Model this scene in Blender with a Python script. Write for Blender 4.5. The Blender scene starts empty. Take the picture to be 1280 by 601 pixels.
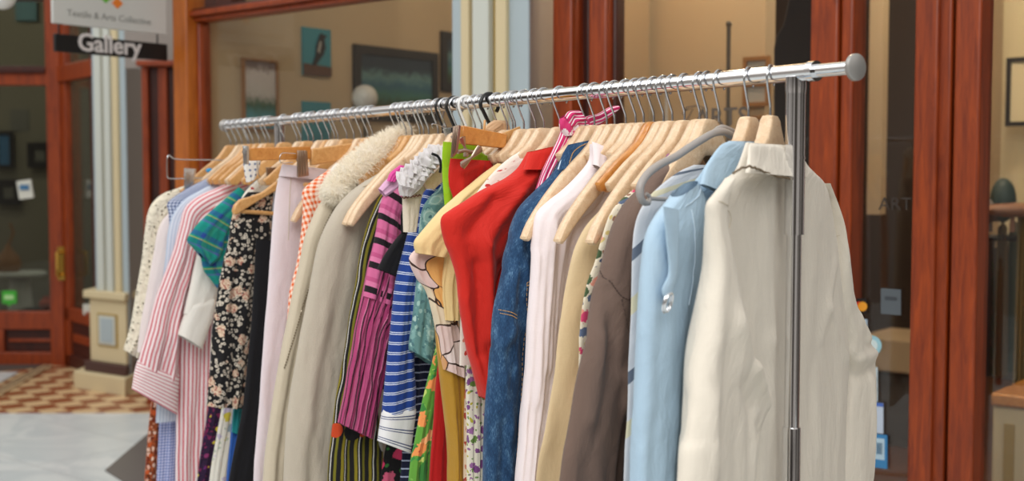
import bpy, math, random
from mathutils import Vector, Matrix, noise
sc = bpy.context.scene
col = sc.collection
random.seed(7)
PI = math.pi
# ------------------------------------------------------------ camera
F = 1500.0; CX, CY = 640.0, 300.5; EYE = 1.45
PITCH = math.atan((300.5 - 218.6) / F)
cam_d = bpy.data.cameras.new('camera'); cam = bpy.data.objects.new('camera', cam_d); col.objects.link(cam)
cam.location = (0, 0, EYE); cam.rotation_euler = (PI / 2 - PITCH, 0, 0)
cam_d.sensor_width = 36; cam_d.lens = F / 1280 * 36; cam_d.clip_start = .05; cam_d.clip_end = 100
cam_d.dof.use_dof = True; cam_d.dof.focus_distance = 2.15; cam_d.dof.aperture_fstop = 3.9
sc.camera = cam
# ------------------------------------------------------------ exposure, world, lights
sc.view_settings.view_transform = 'Standard'; sc.view_settings.look = 'None'
sc.view_settings.gamma = 1; sc.view_settings.use_curve_mapping = False
sc.view_settings.exposure = 0.0
sc.cycles.use_denoising = True
sc.cycles.max_bounces = 8; sc.cycles.transparent_max_bounces = 16
world = bpy.data.worlds.new('arcade_daylight'); sc.world = world; world.use_nodes = True
wn = world.node_tree.nodes; wl = world.node_tree.links
bg = wn['Background']; tc = wn.new('ShaderNodeTexCoord'); sp = wn.new('ShaderNodeSeparateXYZ'); rp = wn.new('ShaderNodeValToRGB')
wl.new(tc.outputs['Generated'], sp.inputs[0]); wl.new(sp.outputs['Z'], rp.inputs[0]); nz_ = wn.new('ShaderNodeTexNoise'); mp_ = wn.new('ShaderNodeMapping'); mp_.inputs['Scale'].default_value = (1.2, 1.2, .25); nz_.inputs['Scale'].default_value = 2.0; nz_.inputs['Detail'].default_value = 2
wl.new(tc.outputs['Generated'], mp_.inputs[0]); wl.new(mp_.outputs[0], nz_.inputs['Vector']); nr = wn.new('ShaderNodeValToRGB'); wl.new(nz_.outputs[0], nr.inputs[0])  # noise patches added near the horizon so the chrome reflects bright and dark
nr.color_ramp.interpolation = 'EASE'; nr.color_ramp.elements[0].position = .44; nr.color_ramp.elements[0].color = (.38, .34, .31, 1); nr.color_ramp.elements[1].position = .56; nr.color_ramp.elements[1].color = (2.3, 2.25, 2.2, 1)
wmx = wn.new('ShaderNodeMix'); wmx.data_type = 'RGBA'; wmx.blend_type = 'MULTIPLY'; mr_ = wn.new('ShaderNodeMapRange'); mr_.inputs['From Min'].default_value = .75; mr_.inputs['From Max'].default_value = .3
wl.new(sp.outputs['Z'], mr_.inputs[0]); wl.new(mr_.outputs[0], wmx.inputs[0]); wl.new(rp.outputs[0], wmx.inputs[6]); wl.new(nr.outputs[0], wmx.inputs[7]); wl.new(wmx.outputs[2], bg.inputs[0])
cr = rp.color_ramp
cr.elements[0].position = 0.0; cr.elements[0].color = (.20, .185, .17, 1)
cr.elements[1].position = 1.0; cr.elements[1].color = (1.0, .99, .97, 1)
e = cr.elements.new(.13); e.color = (.10, .092, .085, 1)
e = cr.elements.new(.27); e.color = (.34, .315, .29, 1)
e = cr.elements.new(.5); e.color = (.85, .84, .82, 1)
bg.inputs[1].default_value = .86

def area(name, loc, target, size, size_y, power, color=(1, 1, 1)):
    d = bpy.data.lights.new(name, 'AREA'); d.shape = 'RECTANGLE'; d.size = size; d.size_y = size_y; d.energy = power; d.color = color
    o = bpy.data.objects.new(name, d); col.objects.link(o); o.location = loc
    o.rotation_euler = (Vector(target) - Vector(loc)).to_track_quat('-Z', 'Y').to_euler(); return o
area('arcade_skylight', (-.9, -1.2, 4.4), (.2, 2.6, 1.1), 4.5, 3.0, 190, (1, .985, .96))
area('arcade_skylight_far', (-4.2, 5.2, 5.5), (-3.2, 6.5, 0), 4.0, 4.0, 120, (1, .99, .97))

# ------------------------------------------------------------ geometry helpers
EYEV = Vector((0, 0, EYE))
FWD = Vector((0, math.cos(PITCH), -math.sin(PITCH))); UPV = Vector((0, math.sin(PITCH), math.cos(PITCH))); RT = Vector((1, 0, 0))
def ray(px, py): return FWD + RT * ((px - CX) / F) - UPV * ((py - CY) / F)
def proj(p):
    d = Vector(p) - EYEV; z = d.dot(FWD); return (CX + F * d.dot(RT) / z, CY - F * d.dot(UPV) / z)
def hit(px, py, P, N):
    r = ray(px, py); t = (Vector(P) - EYEV).dot(N) / r.dot(N); return EYEV + r * t
def at_depth(px, py, y): r = ray(px, py); return EYEV + r * (y / r.y)

def thing(name, label=None, cat=None, group=None, loc=(0, 0, 0), rz=0, kind=None):
    o = bpy.data.objects.new(name, None); col.objects.link(o); o.location = loc; o.rotation_euler = (0, 0, rz); o.empty_display_size = .05
    return tag(o, label, cat, group, kind)
def tag(o, label=None, cat=None, group=None, kind=None):
    if label: o['label'] = label
    if cat: o['category'] = cat
    if group: o['group'] = group
    if kind: o['kind'] = kind
    return o

class MB:
    def __init__(s): s.v = []; s.f = []; s.smooth = []
    def add(s, vs, fs, smooth=False):
        b = len(s.v); s.v += [tuple(v) for v in vs]; s.f += [tuple(i + b for i in f) for f in fs]; s.smooth += [smooth] * len(fs); return s
    def box(s, c, d, M=None):
        x, y, z = (k / 2 for k in d); c = Vector(c)
        vs = [Vector((sx * x, sy * y, sz * z)) for sz in (-1, 1) for sy in (-1, 1) for sx in (-1, 1)]
        vs = [(M @ v if M else v) + c for v in vs]
        return s.add(vs, [(0, 2, 3, 1), (4, 5, 7, 6), (0, 1, 5, 4), (2, 6, 7, 3), (0, 4, 6, 2), (1, 3, 7, 5)])
    def tube(s, pts, r, n=10, caps=True, closed=False):
        pts = [Vector(p) for p in pts]; N = len(pts); rr = r if isinstance(r, (list, tuple)) else [r] * N
        vs = []; prev = None
        for i, p in enumerate(pts):
            if closed: t = (pts[(i + 1) % N] - pts[i - 1])
            else: t = pts[min(i + 1, N - 1)] - pts[max(i - 1, 0)]
            t.normalize()
            if prev is None:
                a = Vector((0, 0, 1)) if abs(t.z) < .9 else Vector((1, 0, 0)); nn = t.cross(a).normalized()
            else: nn = (prev - t * prev.dot(t)).normalized()
            prev = nn; bb = t.cross(nn)
            vs += [p + (nn * math.cos(2 * PI * k / n) + bb * math.sin(2 * PI * k / n)) * rr[i] for k in range(n)]
        fs = [(i * n + k, i * n + (k + 1) % n, ((i + 1) % N) * n + (k + 1) % n, ((i + 1) % N) * n + k) for i in range(N if closed else N - 1) for k in range(n)]
        s.add(vs, fs, True)
        if caps and not closed:
            b = len(s.v) - len(vs); s.f += [tuple(b + k for k in range(n))[::-1], tuple(b + (N - 1) * n + k for k in range(n))]; s.smooth += [False, False]
        return s
    def lathe(s, prof, axis_pt, axis=(0, 0, 1), n=32):
        ax = Vector(axis).normalized(); a = Vector((0, 0, 1)) if abs(ax.z) < .9 else Vector((1, 0, 0)); e1 = ax.cross(a).normalized(); e2 = ax.cross(e1); P = Vector(axis_pt)
        vs = [P + ax * h + (e1 * math.cos(2 * PI * k / n) + e2 * math.sin(2 * PI * k / n)) * r for r, h in prof for k in range(n)]
        fs = [(i * n + k, i * n + (k + 1) % n, (i + 1) * n + (k + 1) % n, (i + 1) * n + k) for i in range(len(prof) - 1) for k in range(n)]
        fs += [tuple(range(n))[::-1], tuple((len(prof) - 1) * n + k for k in range(n))]
        return s.add(vs, fs, True)
    def sphere(s, c, r, n=14, m=10, sc_=(1, 1, 1)):
        c = Vector(c); vs = []; fs = []
        for i in range(m + 1):
            th = PI * i / m
            for k in range(n): vs.append(c + Vector((r * sc_[0] * math.sin(th) * math.cos(2 * PI * k / n), r * sc_[1] * math.sin(th) * math.sin(2 * PI * k / n), r * sc_[2] * math.cos(th))))
        for i in range(m):
            for k in range(n): fs.append((i * n + k, (i + 1) * n + k, (i + 1) * n + (k + 1) % n, i * n + (k + 1) % n))
        return s.add(vs, fs, True)
    def prism(s, poly, off, M=None):
        """closed polygon (3D points) extruded by vector off"""
        n = len(poly); off = Vector(off); vs = [Vector(p) for p in poly] + [Vector(p) + off for p in poly]
        return s.add(vs, [tuple(range(n))[::-1], tuple(range(n, 2 * n))] + [(i, (i + 1) % n, n + (i + 1) % n, n + i) for i in range(n)])
    def mesh(s, name):
        me = bpy.data.meshes.new(name); me.from_pydata(s.v, [], s.f); me.polygons.foreach_set('use_smooth', s.smooth); me.update()
        try: me.set_sharp_from_angle(angle=math.radians(48))
        except Exception: pass
        return me
    def build(s, name, mat, parent=None, bevel=0, world_pts=False, kind=None):
        me = s.mesh(name); me.materials.append(mat); o = bpy.data.objects.new(name, me); col.objects.link(o)
        if parent is not None:
            o.parent = parent
            if world_pts:
                inv = (Matrix.Translation(parent.location) @ parent.rotation_euler.to_matrix().to_4x4()).inverted(); me.transform(inv)
        if bevel:
            m = o.modifiers.new('bevel', 'BEVEL'); m.width = bevel; m.segments = 2; m.limit_method = 'ANGLE'
        if kind: o['kind'] = kind
        return o

# ------------------------------------------------------------ material helpers
class NT:
    def __init__(s, name):
        s.m = bpy.data.materials.new(name); s.m.use_nodes = True; s.t = s.m.node_tree; s.t.nodes.clear()
        s.out = s.n('ShaderNodeOutputMaterial')
    def n(s, typ, **kw):
        o = s.t.nodes.new(typ)
        for k, v in kw.items(): setattr(o, k, v)
        return o
    def l(s, a, b): s.t.links.new(a, b)
    def inp(s, node, i, v):
        if v is None: return
        if isinstance(v, bpy.types.NodeSocket): s.l(v, node.inputs[i])
        else:
            if isinstance(v, tuple) and len(v) == 3 and node.inputs[i].type == 'RGBA': v = (*v, 1)
            node.inputs[i].default_value = v
    def math(s, op, a, b=None, c=None, clamp=False):
        o = s.n('ShaderNodeMath', operation=op, use_clamp=clamp); s.inp(o, 0, a); s.inp(o, 1, b); s.inp(o, 2, c); return o.outputs[0]
    def mix(s, fac, a, b, mode='MIX'):
        o = s.n('ShaderNodeMix', data_type='RGBA', blend_type=mode)
        s.inp(o, 0, fac); s.inp(o, 6, a); s.inp(o, 7, b); return o.outputs[2]
    def ramp(s, fac, stops, interp='LINEAR'):
        o = s.n('ShaderNodeValToRGB'); s.l(fac, o.inputs[0]); r = o.color_ramp; r.interpolation = interp
        while len(r.elements) < len(stops): r.elements.new(.5)
        for e, (p, c) in zip(r.elements, stops): e.position = p; e.color = (*c, 1) if len(c) == 3 else c
        return o.outputs[0]
    def noise(s, vec, scale, detail=3, rough=.5, dist=0):
        o = s.n('ShaderNodeTexNoise'); s.inp(o, 'Vector', vec); s.inp(o, 'Scale', scale); s.inp(o, 'Detail', detail); s.inp(o, 'Roughness', rough); s.inp(o, 'Distortion', dist); return o.outputs[0]
    def voro(s, vec, scale, feature='F1', rnd=1.0):
        o = s.n('ShaderNodeTexVoronoi', feature=feature); s.inp(o, 'Vector', vec); s.inp(o, 'Scale', scale); s.inp(o, 'Randomness', rnd); return o
    def uv(s, sx=1, sy=1, rot=0):
        t = s.n('ShaderNodeTexCoord'); m = s.n('ShaderNodeMapping'); s.l(t.outputs['UV'], m.inputs[0]); m.inputs['Scale'].default_value = (sx, sy, 1); m.inputs['Rotation'].default_value = (0, 0, rot); return m.outputs[0]
    def ob(s, scale=(1, 1, 1), rot=(0, 0, 0)):
        t = s.n('ShaderNodeTexCoord'); m = s.n('ShaderNodeMapping'); s.l(t.outputs['Object'], m.inputs[0]); m.inputs['Scale'].default_value = scale; m.inputs['Rotation'].default_value = rot; return m.outputs[0]
    def xyz(s, v): o = s.n('ShaderNodeSeparateXYZ'); s.l(v, o.inputs[0]); return o.outputs
    def warp(s, vec, scale, amt):
        n = s.n('ShaderNodeTexNoise'); s.inp(n, 'Vector', vec); s.inp(n, 'Scale', scale)
        a = s.n('ShaderNodeVectorMath', operation='MULTIPLY_ADD'); s.l(n.outputs['Color'], a.inputs[0]); a.inputs[1].default_value = (amt,) * 3; s.l(vec, a.inputs[2]); return a.outputs[0]
    def bump(s, h, strength=.3, dist=.002, normal=None):
        o = s.n('ShaderNodeBump'); s.inp(o, 'Strength', strength); s.inp(o, 'Distance', dist); s.l(h, o.inputs['Height'])
        if normal: s.l(normal, o.inputs['Normal'])
        return o.outputs[0]
    def pbr(s, color, rough=.6, metal=0, normal=None, spec=None, alpha=None, sheen=0, emit=None, estr=0, coat=0, sss=0):
        b = s.n('ShaderNodeBsdfPrincipled'); s.inp(b, 'Base Color', color); s.inp(b, 'Roughness', rough); s.inp(b, 'Metallic', metal)
        if normal: s.l(normal, b.inputs['Normal'])
        if spec is not None: s.inp(b, 'Specular IOR Level', spec)
        if alpha is not None: s.inp(b, 'Alpha', alpha)
        if sheen: s.inp(b, 'Sheen Weight', sheen)
        if coat: s.inp(b, 'Coat Weight', coat); s.inp(b, 'Coat Roughness', .2)
        if emit: s.inp(b, 'Emission Color', emit); s.inp(b, 'Emission Strength', estr)
        s.l(b.outputs[0], s.out.inputs[0]); return s.m

def _transl(s, c, f):
    prev = s.out.inputs[0].links[0].from_socket; tr = s.n('ShaderNodeBsdfTranslucent'); s.inp(tr, 0, c); mx = s.n('ShaderNodeMixShader'); mx.inputs[0].default_value = f; s.l(prev, mx.inputs[1]); s.l(tr.outputs[0], mx.inputs[2]); s.l(mx.outputs[0], s.out.inputs[0])
NT.translucent = _transl
def srgb(*c):
    """0-255 photo colour to linear"""
    return tuple(((x / 255) / 12.92 if x / 255 <= .04045 else ((x / 255 + .055) / 1.055) ** 2.4) for x in c)
def plain(name, color, rough=.6, metal=0, **k): return NT(name).pbr(srgb(*color), rough, metal, **k)

def cloth(name, colfn, rough=.85, weave=1400, wstr=.25, crinkle=.25, alpha=None, sheen=.1, spec=.25, crs=(26, 11), cd=.006, transl=0):
    """fabric: colfn(nt, uv) gives the colour socket; fine weave and soft creases as bump"""
    t = NT(name); uv = t.uv(); c = colfn(t, uv) if callable(colfn) else srgb(*colfn)
    if not isinstance(c, bpy.types.NodeSocket):
        slub = t.math('ADD', t.math('MULTIPLY', t.noise(t.uv(900, 40), 1, 3, .6), .5), t.math('MULTIPLY', t.noise(t.uv(40, 900), 1, 3, .6), .5))
        c = t.mix(t.math('MULTIPLY', slub, .55), (*[min(1, k * 1.06) for k in c], 1), (*[k * .72 for k in c], 1))
    cre = t.noise(t.uv(crs[0], crs[1]), 1, 4, .55, .4)
    nb = t.bump(cre, crinkle * 2.0, cd * 1.5)
    w = t.noise(t.uv(weave, weave * .45), 1, 1, .5)
    w2 = t.noise(t.uv(weave * .45, weave), 1, 1, .5)
    nb = t.bump(t.math('ADD', w, w2), wstr, .0006, nb)
    a = alpha(t, uv) if callable(alpha) else alpha
    m = t.pbr(c, rough, normal=nb, spec=spec, alpha=a, sheen=sheen)
    if transl: t.translucent(c, transl)
    return m
def stripe(t, coord, period, stops, off=0):
    f = t.math('FRACT', t.math('MULTIPLY_ADD', coord, 1 / period, off)); return t.ramp(f, stops, 'CONSTANT')
def mask(t, coord, period, duty, off=0):
    return t.math('LESS_THAN', t.math('FRACT', t.math('MULTIPLY_ADD', coord, 1 / period, off)), duty)
def vstripes(period, stops, axis=0, rot=0, warp=0):
    stops = [(p, srgb(*c)) for p, c in stops]
    def fn(t, uv):
        if rot: uv = t.uv(rot=rot)
        if warp: uv = t.warp(uv, 6, warp)
        return stripe(t, t.xyz(uv)[axis], period, stops)
    return fn
def gingham(period, base, c, duty=.5, rot=0):
    def fn(t, uv):
        x = t.xyz(t.uv(rot=rot)); a = mask(t, x[0], period, duty); b = mask(t, x[1], period, duty)
        return t.mix(t.math('MULTIPLY', t.math('ADD', a, b), .5), (*srgb(*base), 1), (*srgb(*c), 1))
    return fn
def floral(bgc, cols, scale=22, thr=.5, leaf=None, leafscale=40, lthr=.3, dot=None, warp=.03, ringc=None):
    """scattered warped blooms in several colours over a ground, smaller leaves between"""
    def fn(t, uv):
        w = t.warp(t.warp(uv, 18, warp), 60, warp * .3); c = (*srgb(*bgc), 1)
        if leaf:
            v = t.voro(w, leafscale); lm = t.math('LESS_THAN', v.outputs['Distance'], lthr)
            sel = t.ramp(t.xyz(v.outputs['Color'])[1], [(i / len(leaf), srgb(*k)) for i, k in enumerate(leaf)], 'CONSTANT'); c = t.mix(lm, c, sel)
        v = t.voro(w, scale); d = v.outputs['Distance']; sel = t.ramp(t.xyz(v.outputs['Color'])[0], [(i / len(cols), srgb(*k)) for i, k in enumerate(cols)], 'CONSTANT')
        pet = t.noise(uv, scale * 6, 2); th = t.math('MULTIPLY_ADD', pet, thr * .8, thr * .6)
        keep = t.math('GREATER_THAN', t.xyz(v.outputs['Color'])[2], .18)
        c = t.mix(t.math('MULTIPLY', t.math('LESS_THAN', d, th), keep), c, sel)
        if ringc: c = t.mix(t.math('MULTIPLY', t.math('LESS_THAN', t.math('ABSOLUTE', t.math('SUBTRACT', d, thr * .72)), .035), keep), c, (*srgb(*ringc), 1))
        if dot: c = t.mix(t.math('MULTIPLY', t.math('LESS_THAN', d, thr * .22), keep), c, (*srgb(*dot), 1))
        return c
    return fn

def wood(name, c1, c2, rough=.4, scale=(14, 14, 1.2), coat=.3, k=1.0):
    t = NT(name); v = t.ob(scale); n = t.noise(v, 4 * k, 6, .62, .8); n2 = t.noise(v, 22 * k, 3, .5)
    c = t.ramp(n, [(.3, srgb(*c1)), (.72, srgb(*c2))]); c = t.mix(t.math('MULTIPLY', n2, .35), c, (*srgb(*[x * .6 for x in c1]), 1))
    return t.pbr(c, rough, normal=t.bump(n2, .08, .001), coat=coat)

MAT = {}
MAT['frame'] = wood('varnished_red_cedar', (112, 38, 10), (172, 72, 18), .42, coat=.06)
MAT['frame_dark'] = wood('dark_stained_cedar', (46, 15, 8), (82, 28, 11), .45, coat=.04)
MAT['frame_orange'] = wood('honey_varnished_cedar', (158, 78, 20), (204, 114, 36), .4, coat=.08)
MAT['hanger'] = wood('pale_beech_wood', (222, 186, 146), (244, 218, 184), .38, (30, 30, 30), .15, .8)
MAT['hanger_tan'] = wood('golden_beech_wood', (205, 148, 84), (232, 182, 120), .38, (30, 30, 30), .2, .8)
MAT['hanger_orange'] = wood('amber_lacquered_wood', (196, 122, 50), (226, 158, 82), .3, (20, 20, 20), .4, .8)
MAT['chrome'] = NT('polished_chrome').pbr(srgb(232, 233, 236), .09, 1)
MAT['steel'] = NT('galvanised_wire').pbr(srgb(200, 202, 204), .25, 1)
MAT['cap'] = NT('brushed_cap_metal').pbr(srgb(165, 163, 160), .42, .6)
MAT['bronze'] = NT('aged_clip_metal').pbr(srgb(176, 156, 140), .28, 1)
MAT['black'] = plain('black_plastic', (22, 22, 24), .35)
MAT['white_plastic'] = plain('white_plastic', (232, 232, 230), .4)
MAT['grey_plastic'] = plain('grey_plastic', (158, 152, 148), .45)
MAT['pill_blue'] = plain('pilaster_blue_paint', (166, 180, 186), .6)
MAT['pill_cream'] = plain('pilaster_cream_paint', (206, 190, 152), .6)
MAT['pill_gold'] = plain('pilaster_gold_paint', (162, 134, 66), .6)
MAT['pill_white'] = plain('pilaster_white_paint', (196, 200, 192), .6)
MAT['pill_grey'] = plain('pilaster_grey_paint', (142, 134, 128), .65)
MAT['plinth_dark'] = plain('plinth_maroon_stone', (70, 40, 34), .4)
def glassm(name, tint=(1, 1, 1), refl=.12, rough=.0):
    t = NT(name); tr = t.n('ShaderNodeBsdfTransparent'); tr.inputs[0].default_value = (*tint, 1); gl = t.n('ShaderNodeBsdfGlossy'); gl.inputs['Roughness'].default_value = rough
    lw = t.n('ShaderNodeLayerWeight'); lw.inputs[0].default_value = .5; mx = t.n('ShaderNodeMixShader')
    t.l(t.math('MULTIPLY_ADD', t.math('POWER', lw.outputs['Facing'], 4), .8, refl * .3), mx.inputs[0]); t.l(tr.outputs[0], mx.inputs[1]); t.l(gl.outputs[0], mx.inputs[2]); t.l(mx.outputs[0], t.out.inputs[0]); return t.m
MAT['glass'] = glassm('shop_glass', (.93, .93, .91))
# ============================================================ THE SHOPFRONT
W0 = Vector((-.0736, 4.6, 0)); WR = Vector((.774, -.633, 0)).normalized(); WN = Vector((.633, .774, 0)).normalized()
WM = Matrix((WR, WN, (0, 0, 1))).transposed()
def wp(s, n, z): return W0 + WR * s + WN * n + Vector((0, 0, z))
def ws(px, n=0.0): return (hit(px, 218, wp(0, n, 0), WN) - wp(0, n, 0)).dot(WR)
def wz(px, py, n=0.0): return hit(px, py, wp(0, n, 0), WN).z
def wbox(mb, s0, s1, n0, n1, z0, z1):
    return mb.box(wp((s0 + s1) / 2, (n0 + n1) / 2, (z0 + z1) / 2), (abs(s1 - s0), abs(n1 - n0), abs(z1 - z0)), WM)
def pbox(mb, px0, px1, n0, n1, z0, z1): return wbox(mb, ws(px0, n0), ws(px1, n0), n0, n1, z0, z1)
ZT = 3.3
PENDING = []
# floor : marble slabs set diagonally with dark lozenges
t = NT('marble_paving'); g = t.n('ShaderNodeNewGeometry'); mp = t.n('ShaderNodeMapping'); t.l(g.outputs['Position'], mp.inputs[0]); mp.inputs['Rotation'].default_value = (0, 0, math.radians(39))
x = t.xyz(mp.outputs[0]); vein = t.noise(mp.outputs[0], 1.3, 8, .62, 1.6); vein2 = t.noise(mp.outputs[0], 6, 6, .6, .6)
base = t.ramp(vein, [(.38, srgb(212, 217, 216)), (.5, srgb(196, 203, 204)), (.56, srgb(216, 220, 219))]); base = t.mix(t.math('MULTIPLY', vein2, .3), base, (*srgb(180, 187, 188), 1))
j = t.math('MAXIMUM', mask(t, x[0], .62, .006), mask(t, x[1], .62, .006)); base = t.mix(j, base, (*srgb(150, 152, 150), 1))
MAT['marble'] = t.pbr(base, .28)
t = NT('encaustic_tiles'); g = t.n('ShaderNodeNewGeometry'); mp = t.n('ShaderNodeMapping'); t.l(g.outputs['Position'], mp.inputs[0]); mp.inputs['Rotation'].default_value = (0, 0, math.radians(50.7 + 0)); mp.inputs['Location'].default_value = (.02, .03, 0)
x = t.xyz(mp.outputs[0]); P = .30
a = t.math('PINGPONG', x[0], P / 2); b = t.math('PINGPONG', x[1], P / 2)
chk = t.math('COMPARE', mask(t, x[0], P, .5), mask(t, x[1], P, .5), .1)
cc = t.mix(chk, (*srgb(132, 66, 34), 1), (*srgb(214, 184, 140), 1)); cc = t.mix(t.math('MULTIPLY', t.noise(mp.outputs[0], 9, 3), .3), cc, (*srgb(150, 110, 76), 1))
MAT['tiles'] = t.pbr(cc, .35)
mb = MB(); mb.box((-1.5, 4.5, -.05), (13, 13, .1)); mb.build('floor', MAT['marble'], kind='structure')
def flat(name, pts, z, mat, h=.004, **k):
    m = MB(); m.prism([Vector((p[0], p[1], z)) for p in pts], (0, 0, h)); return m.build(name, mat, **k)
def fl(px, py): p = hit(px, py, (0, 0, 0), (0, 0, 1)); return (p.x, p.y)
flat('floor_tile_strip', [fl(-60, 516.5), fl(330, 516), (-1.6, 9.6), (-5.6, 9.6), fl(-60, 492)], 0, MAT['tiles'], kind='structure')
MAT['dark_tile'] = plain('dark_slate_tile', (96, 92, 90), .35)
a_ = fl(131, 588.5); b_ = fl(184, 543); flat('floor_dark_tile', [a_, b_, (b_[0] + .75, b_[1] - .1), (a_[0] + .55, a_[1] - .75)], 0, MAT['dark_tile'], kind='structure')
MAT['mat_dark'] = plain('door_mat_brown', (74, 62, 56), .9)
MAT['cream_tile'] = plain('border_tile_cream', (205, 178, 138), .4); MAT['black_tile'] = plain('border_tile_black', (62, 40, 30), .4)
flat('floor_threshold', [fl(-60, 470), fl(60, 459.5), fl(72, 453), fl(-60, 453)], .004, MAT['mat_dark'], kind='structure')
flat('floor_marble_corner', [fl(-60, 512), fl(24, 467), fl(-60, 467)], .009, MAT['marble'], kind='structure')
for k in range(4):
    o0 = k * 5.2; flat('floor_border_line', [fl(-60 + o0, 519 - k * .3), fl(52 + o0 * .7, 458), fl(55 + o0 * .7, 458), fl(-56 + o0, 519)], .012, MAT['black_tile' if k % 2 == 0 else 'cream_tile'], kind='structure')

# --- pilasters
def pilaster(name, A, B, Cc, stripes_, zt=ZT, ped=None, ext=.05):
    """A,B: plan ends of the face; Cc: plan end of the return; stripes_: (share0, share1, depth, material)"""
    A, B, Cc = (Vector((p[0], p[1], 0)) for p in (A, B, Cc)); d = B - A; dn = Vector((d.y, -d.x, 0)).normalized()
    if dn.dot(Vector((0, -1, 0))) < 0: dn = -dn
    root = thing(name, kind='structure')
    m = MB(); m.prism([A, B, Cc, Cc + (A - B)], (0, 0, zt)); m.build('shaft', MAT['pill_grey'], root)
    for s0, s1, dep, mt in stripes_:
        p0 = A + d * s0; p1 = A + d * s1; m = MB(); m.prism([p0, p1, p1 + dn * dep, p0 + dn * dep], (0, 0, zt)); m.build('fluting', MAT[mt], root, bevel=.004)
    if ped:
        zp = ped; e = d.normalized() * ext
        def ring(z0, z1, grow, mt, nm):
            g = d.normalized() * grow; r2 = (Cc - B).normalized() * grow
            m = MB(); m.prism([A - g + dn * (.03 + grow), B + g + dn * (.03 + grow), Cc + g + r2, Cc + (A - B) - g + r2], (0, 0, z1 - z0)); m.v = [(v[0], v[1], v[2] + z0) for v in m.v]; m.build(nm, MAT[mt], root, bevel=.006)
        ring(0, .12, .10, 'pill_cream', 'base'); ring(.12, .19, .05, 'plinth_dark', 'plinth_band'); ring(.19, zp, .02, 'pill_cream', 'pedestal'); ring(zp, zp + .05, .05, 'pill_cream', 'pedestal_moulding')
        for (ins, dd, mt) in ((.2, .004, 'pill_gold'), (.25, .008, 'pill_white'), (.32, .012, 'pill_blue')):
            p0 = A + d * ins; p1 = A + d * (1 - ins); m = MB(); m.prism([p0 + dn * .05, p1 + dn * .05, p1 + dn * (.052 + dd), p0 + dn * (.052 + dd)], (0, 0, zp - .30 - ins * .5)); m.v = [(v[0], v[1], v[2] + .25 + ins * .25) for v in m.v]; m.build('inset_panel', MAT[mt], root)
    return root
def pl(px, n): p = wp(ws(px, n), n, 0); return (p.x, p.y)
SP = [(0, .16, .012, 'pill_blue'), (.16, .265, .03, 'pill_cream'), (.265, .325, .006, 'pill_gold'), (.325, .535, .034, 'pill_white'), (.535, .615, .006, 'pill_gold'), (.615, .75, .03, 'pill_cream'), (.75, 1.0, .012, 'pill_blue')]
bB = wp(ws(663, -.13), -.13, 0); sC = Vector((at_depth(693, 218, 4.62).x, 4.62, 0))
pilaster('trim_1', pl(568, -.13), (bB.x, bB.y), (sC.x, sC.y), SP, ped=None)
A1 = at_depth(119, 218, 8.15); B1 = at_depth(160, 218, 7.95); C1 = at_depth(183, 218, 8.5)
SP2 = [(0, .14, .012, 'pill_blue'), (.14, .33, .034, 'pill_white'), (.33, .42, .006, 'pill_gold'), (.42, .6, .034, 'pill_white'), (.6, .66, .006, 'pill_gold'), (.66, .83, .03, 'pill_cream'), (.83, 1.0, .012, 'pill_blue')]
pilaster('trim_2', (A1.x, A1.y), (B1.x, B1.y), (C1.x, C1.y), SP2, ped=.62, ext=.06)

# --- timber frames of the shopfront
def frame(name, members, parent=None, kind='structure'):
    r = thing(name, kind=kind) if parent is None else parent
    for (px0, px1, n0, n1, z0, z1, mt, nm) in members:
        m = MB(); pbox(m, px0, px1, n0, n1, z0, z1); m.build(nm, MAT[mt], r, bevel=.008)
    return r
zt0 = wz(232, 28, -.04); zt1 = wz(232, 15, -.04)
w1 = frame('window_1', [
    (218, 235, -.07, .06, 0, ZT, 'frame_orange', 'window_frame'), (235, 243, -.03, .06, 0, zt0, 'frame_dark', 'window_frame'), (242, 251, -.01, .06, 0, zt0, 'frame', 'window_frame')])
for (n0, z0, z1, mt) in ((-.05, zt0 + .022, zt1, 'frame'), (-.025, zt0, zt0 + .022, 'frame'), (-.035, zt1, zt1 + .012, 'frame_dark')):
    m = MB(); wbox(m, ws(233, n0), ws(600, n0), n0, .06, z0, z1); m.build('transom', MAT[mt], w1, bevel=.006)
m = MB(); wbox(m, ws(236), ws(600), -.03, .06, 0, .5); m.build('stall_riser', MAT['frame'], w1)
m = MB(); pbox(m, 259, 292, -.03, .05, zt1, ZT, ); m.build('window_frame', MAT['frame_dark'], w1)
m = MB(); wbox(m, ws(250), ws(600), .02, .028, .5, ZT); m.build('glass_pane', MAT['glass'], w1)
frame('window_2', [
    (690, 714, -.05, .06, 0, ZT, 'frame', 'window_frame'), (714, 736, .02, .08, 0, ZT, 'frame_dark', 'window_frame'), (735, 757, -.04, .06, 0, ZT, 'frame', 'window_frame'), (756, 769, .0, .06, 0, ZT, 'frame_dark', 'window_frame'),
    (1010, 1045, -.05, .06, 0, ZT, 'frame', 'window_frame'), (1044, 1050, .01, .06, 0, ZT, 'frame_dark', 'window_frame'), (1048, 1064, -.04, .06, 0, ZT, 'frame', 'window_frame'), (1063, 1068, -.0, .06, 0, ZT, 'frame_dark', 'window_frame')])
w2 = bpy.data.objects['window_2']
m = MB(); wbox(m, ws(764), ws(1012), .02, .028, .4, ZT); m.build('glass_pane', MAT['glass'], w2)
m = MB(); wbox(m, ws(700), ws(1060), -.03, .06, 0, .4); m.build('stall_riser', MAT['frame'], w2)
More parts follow.
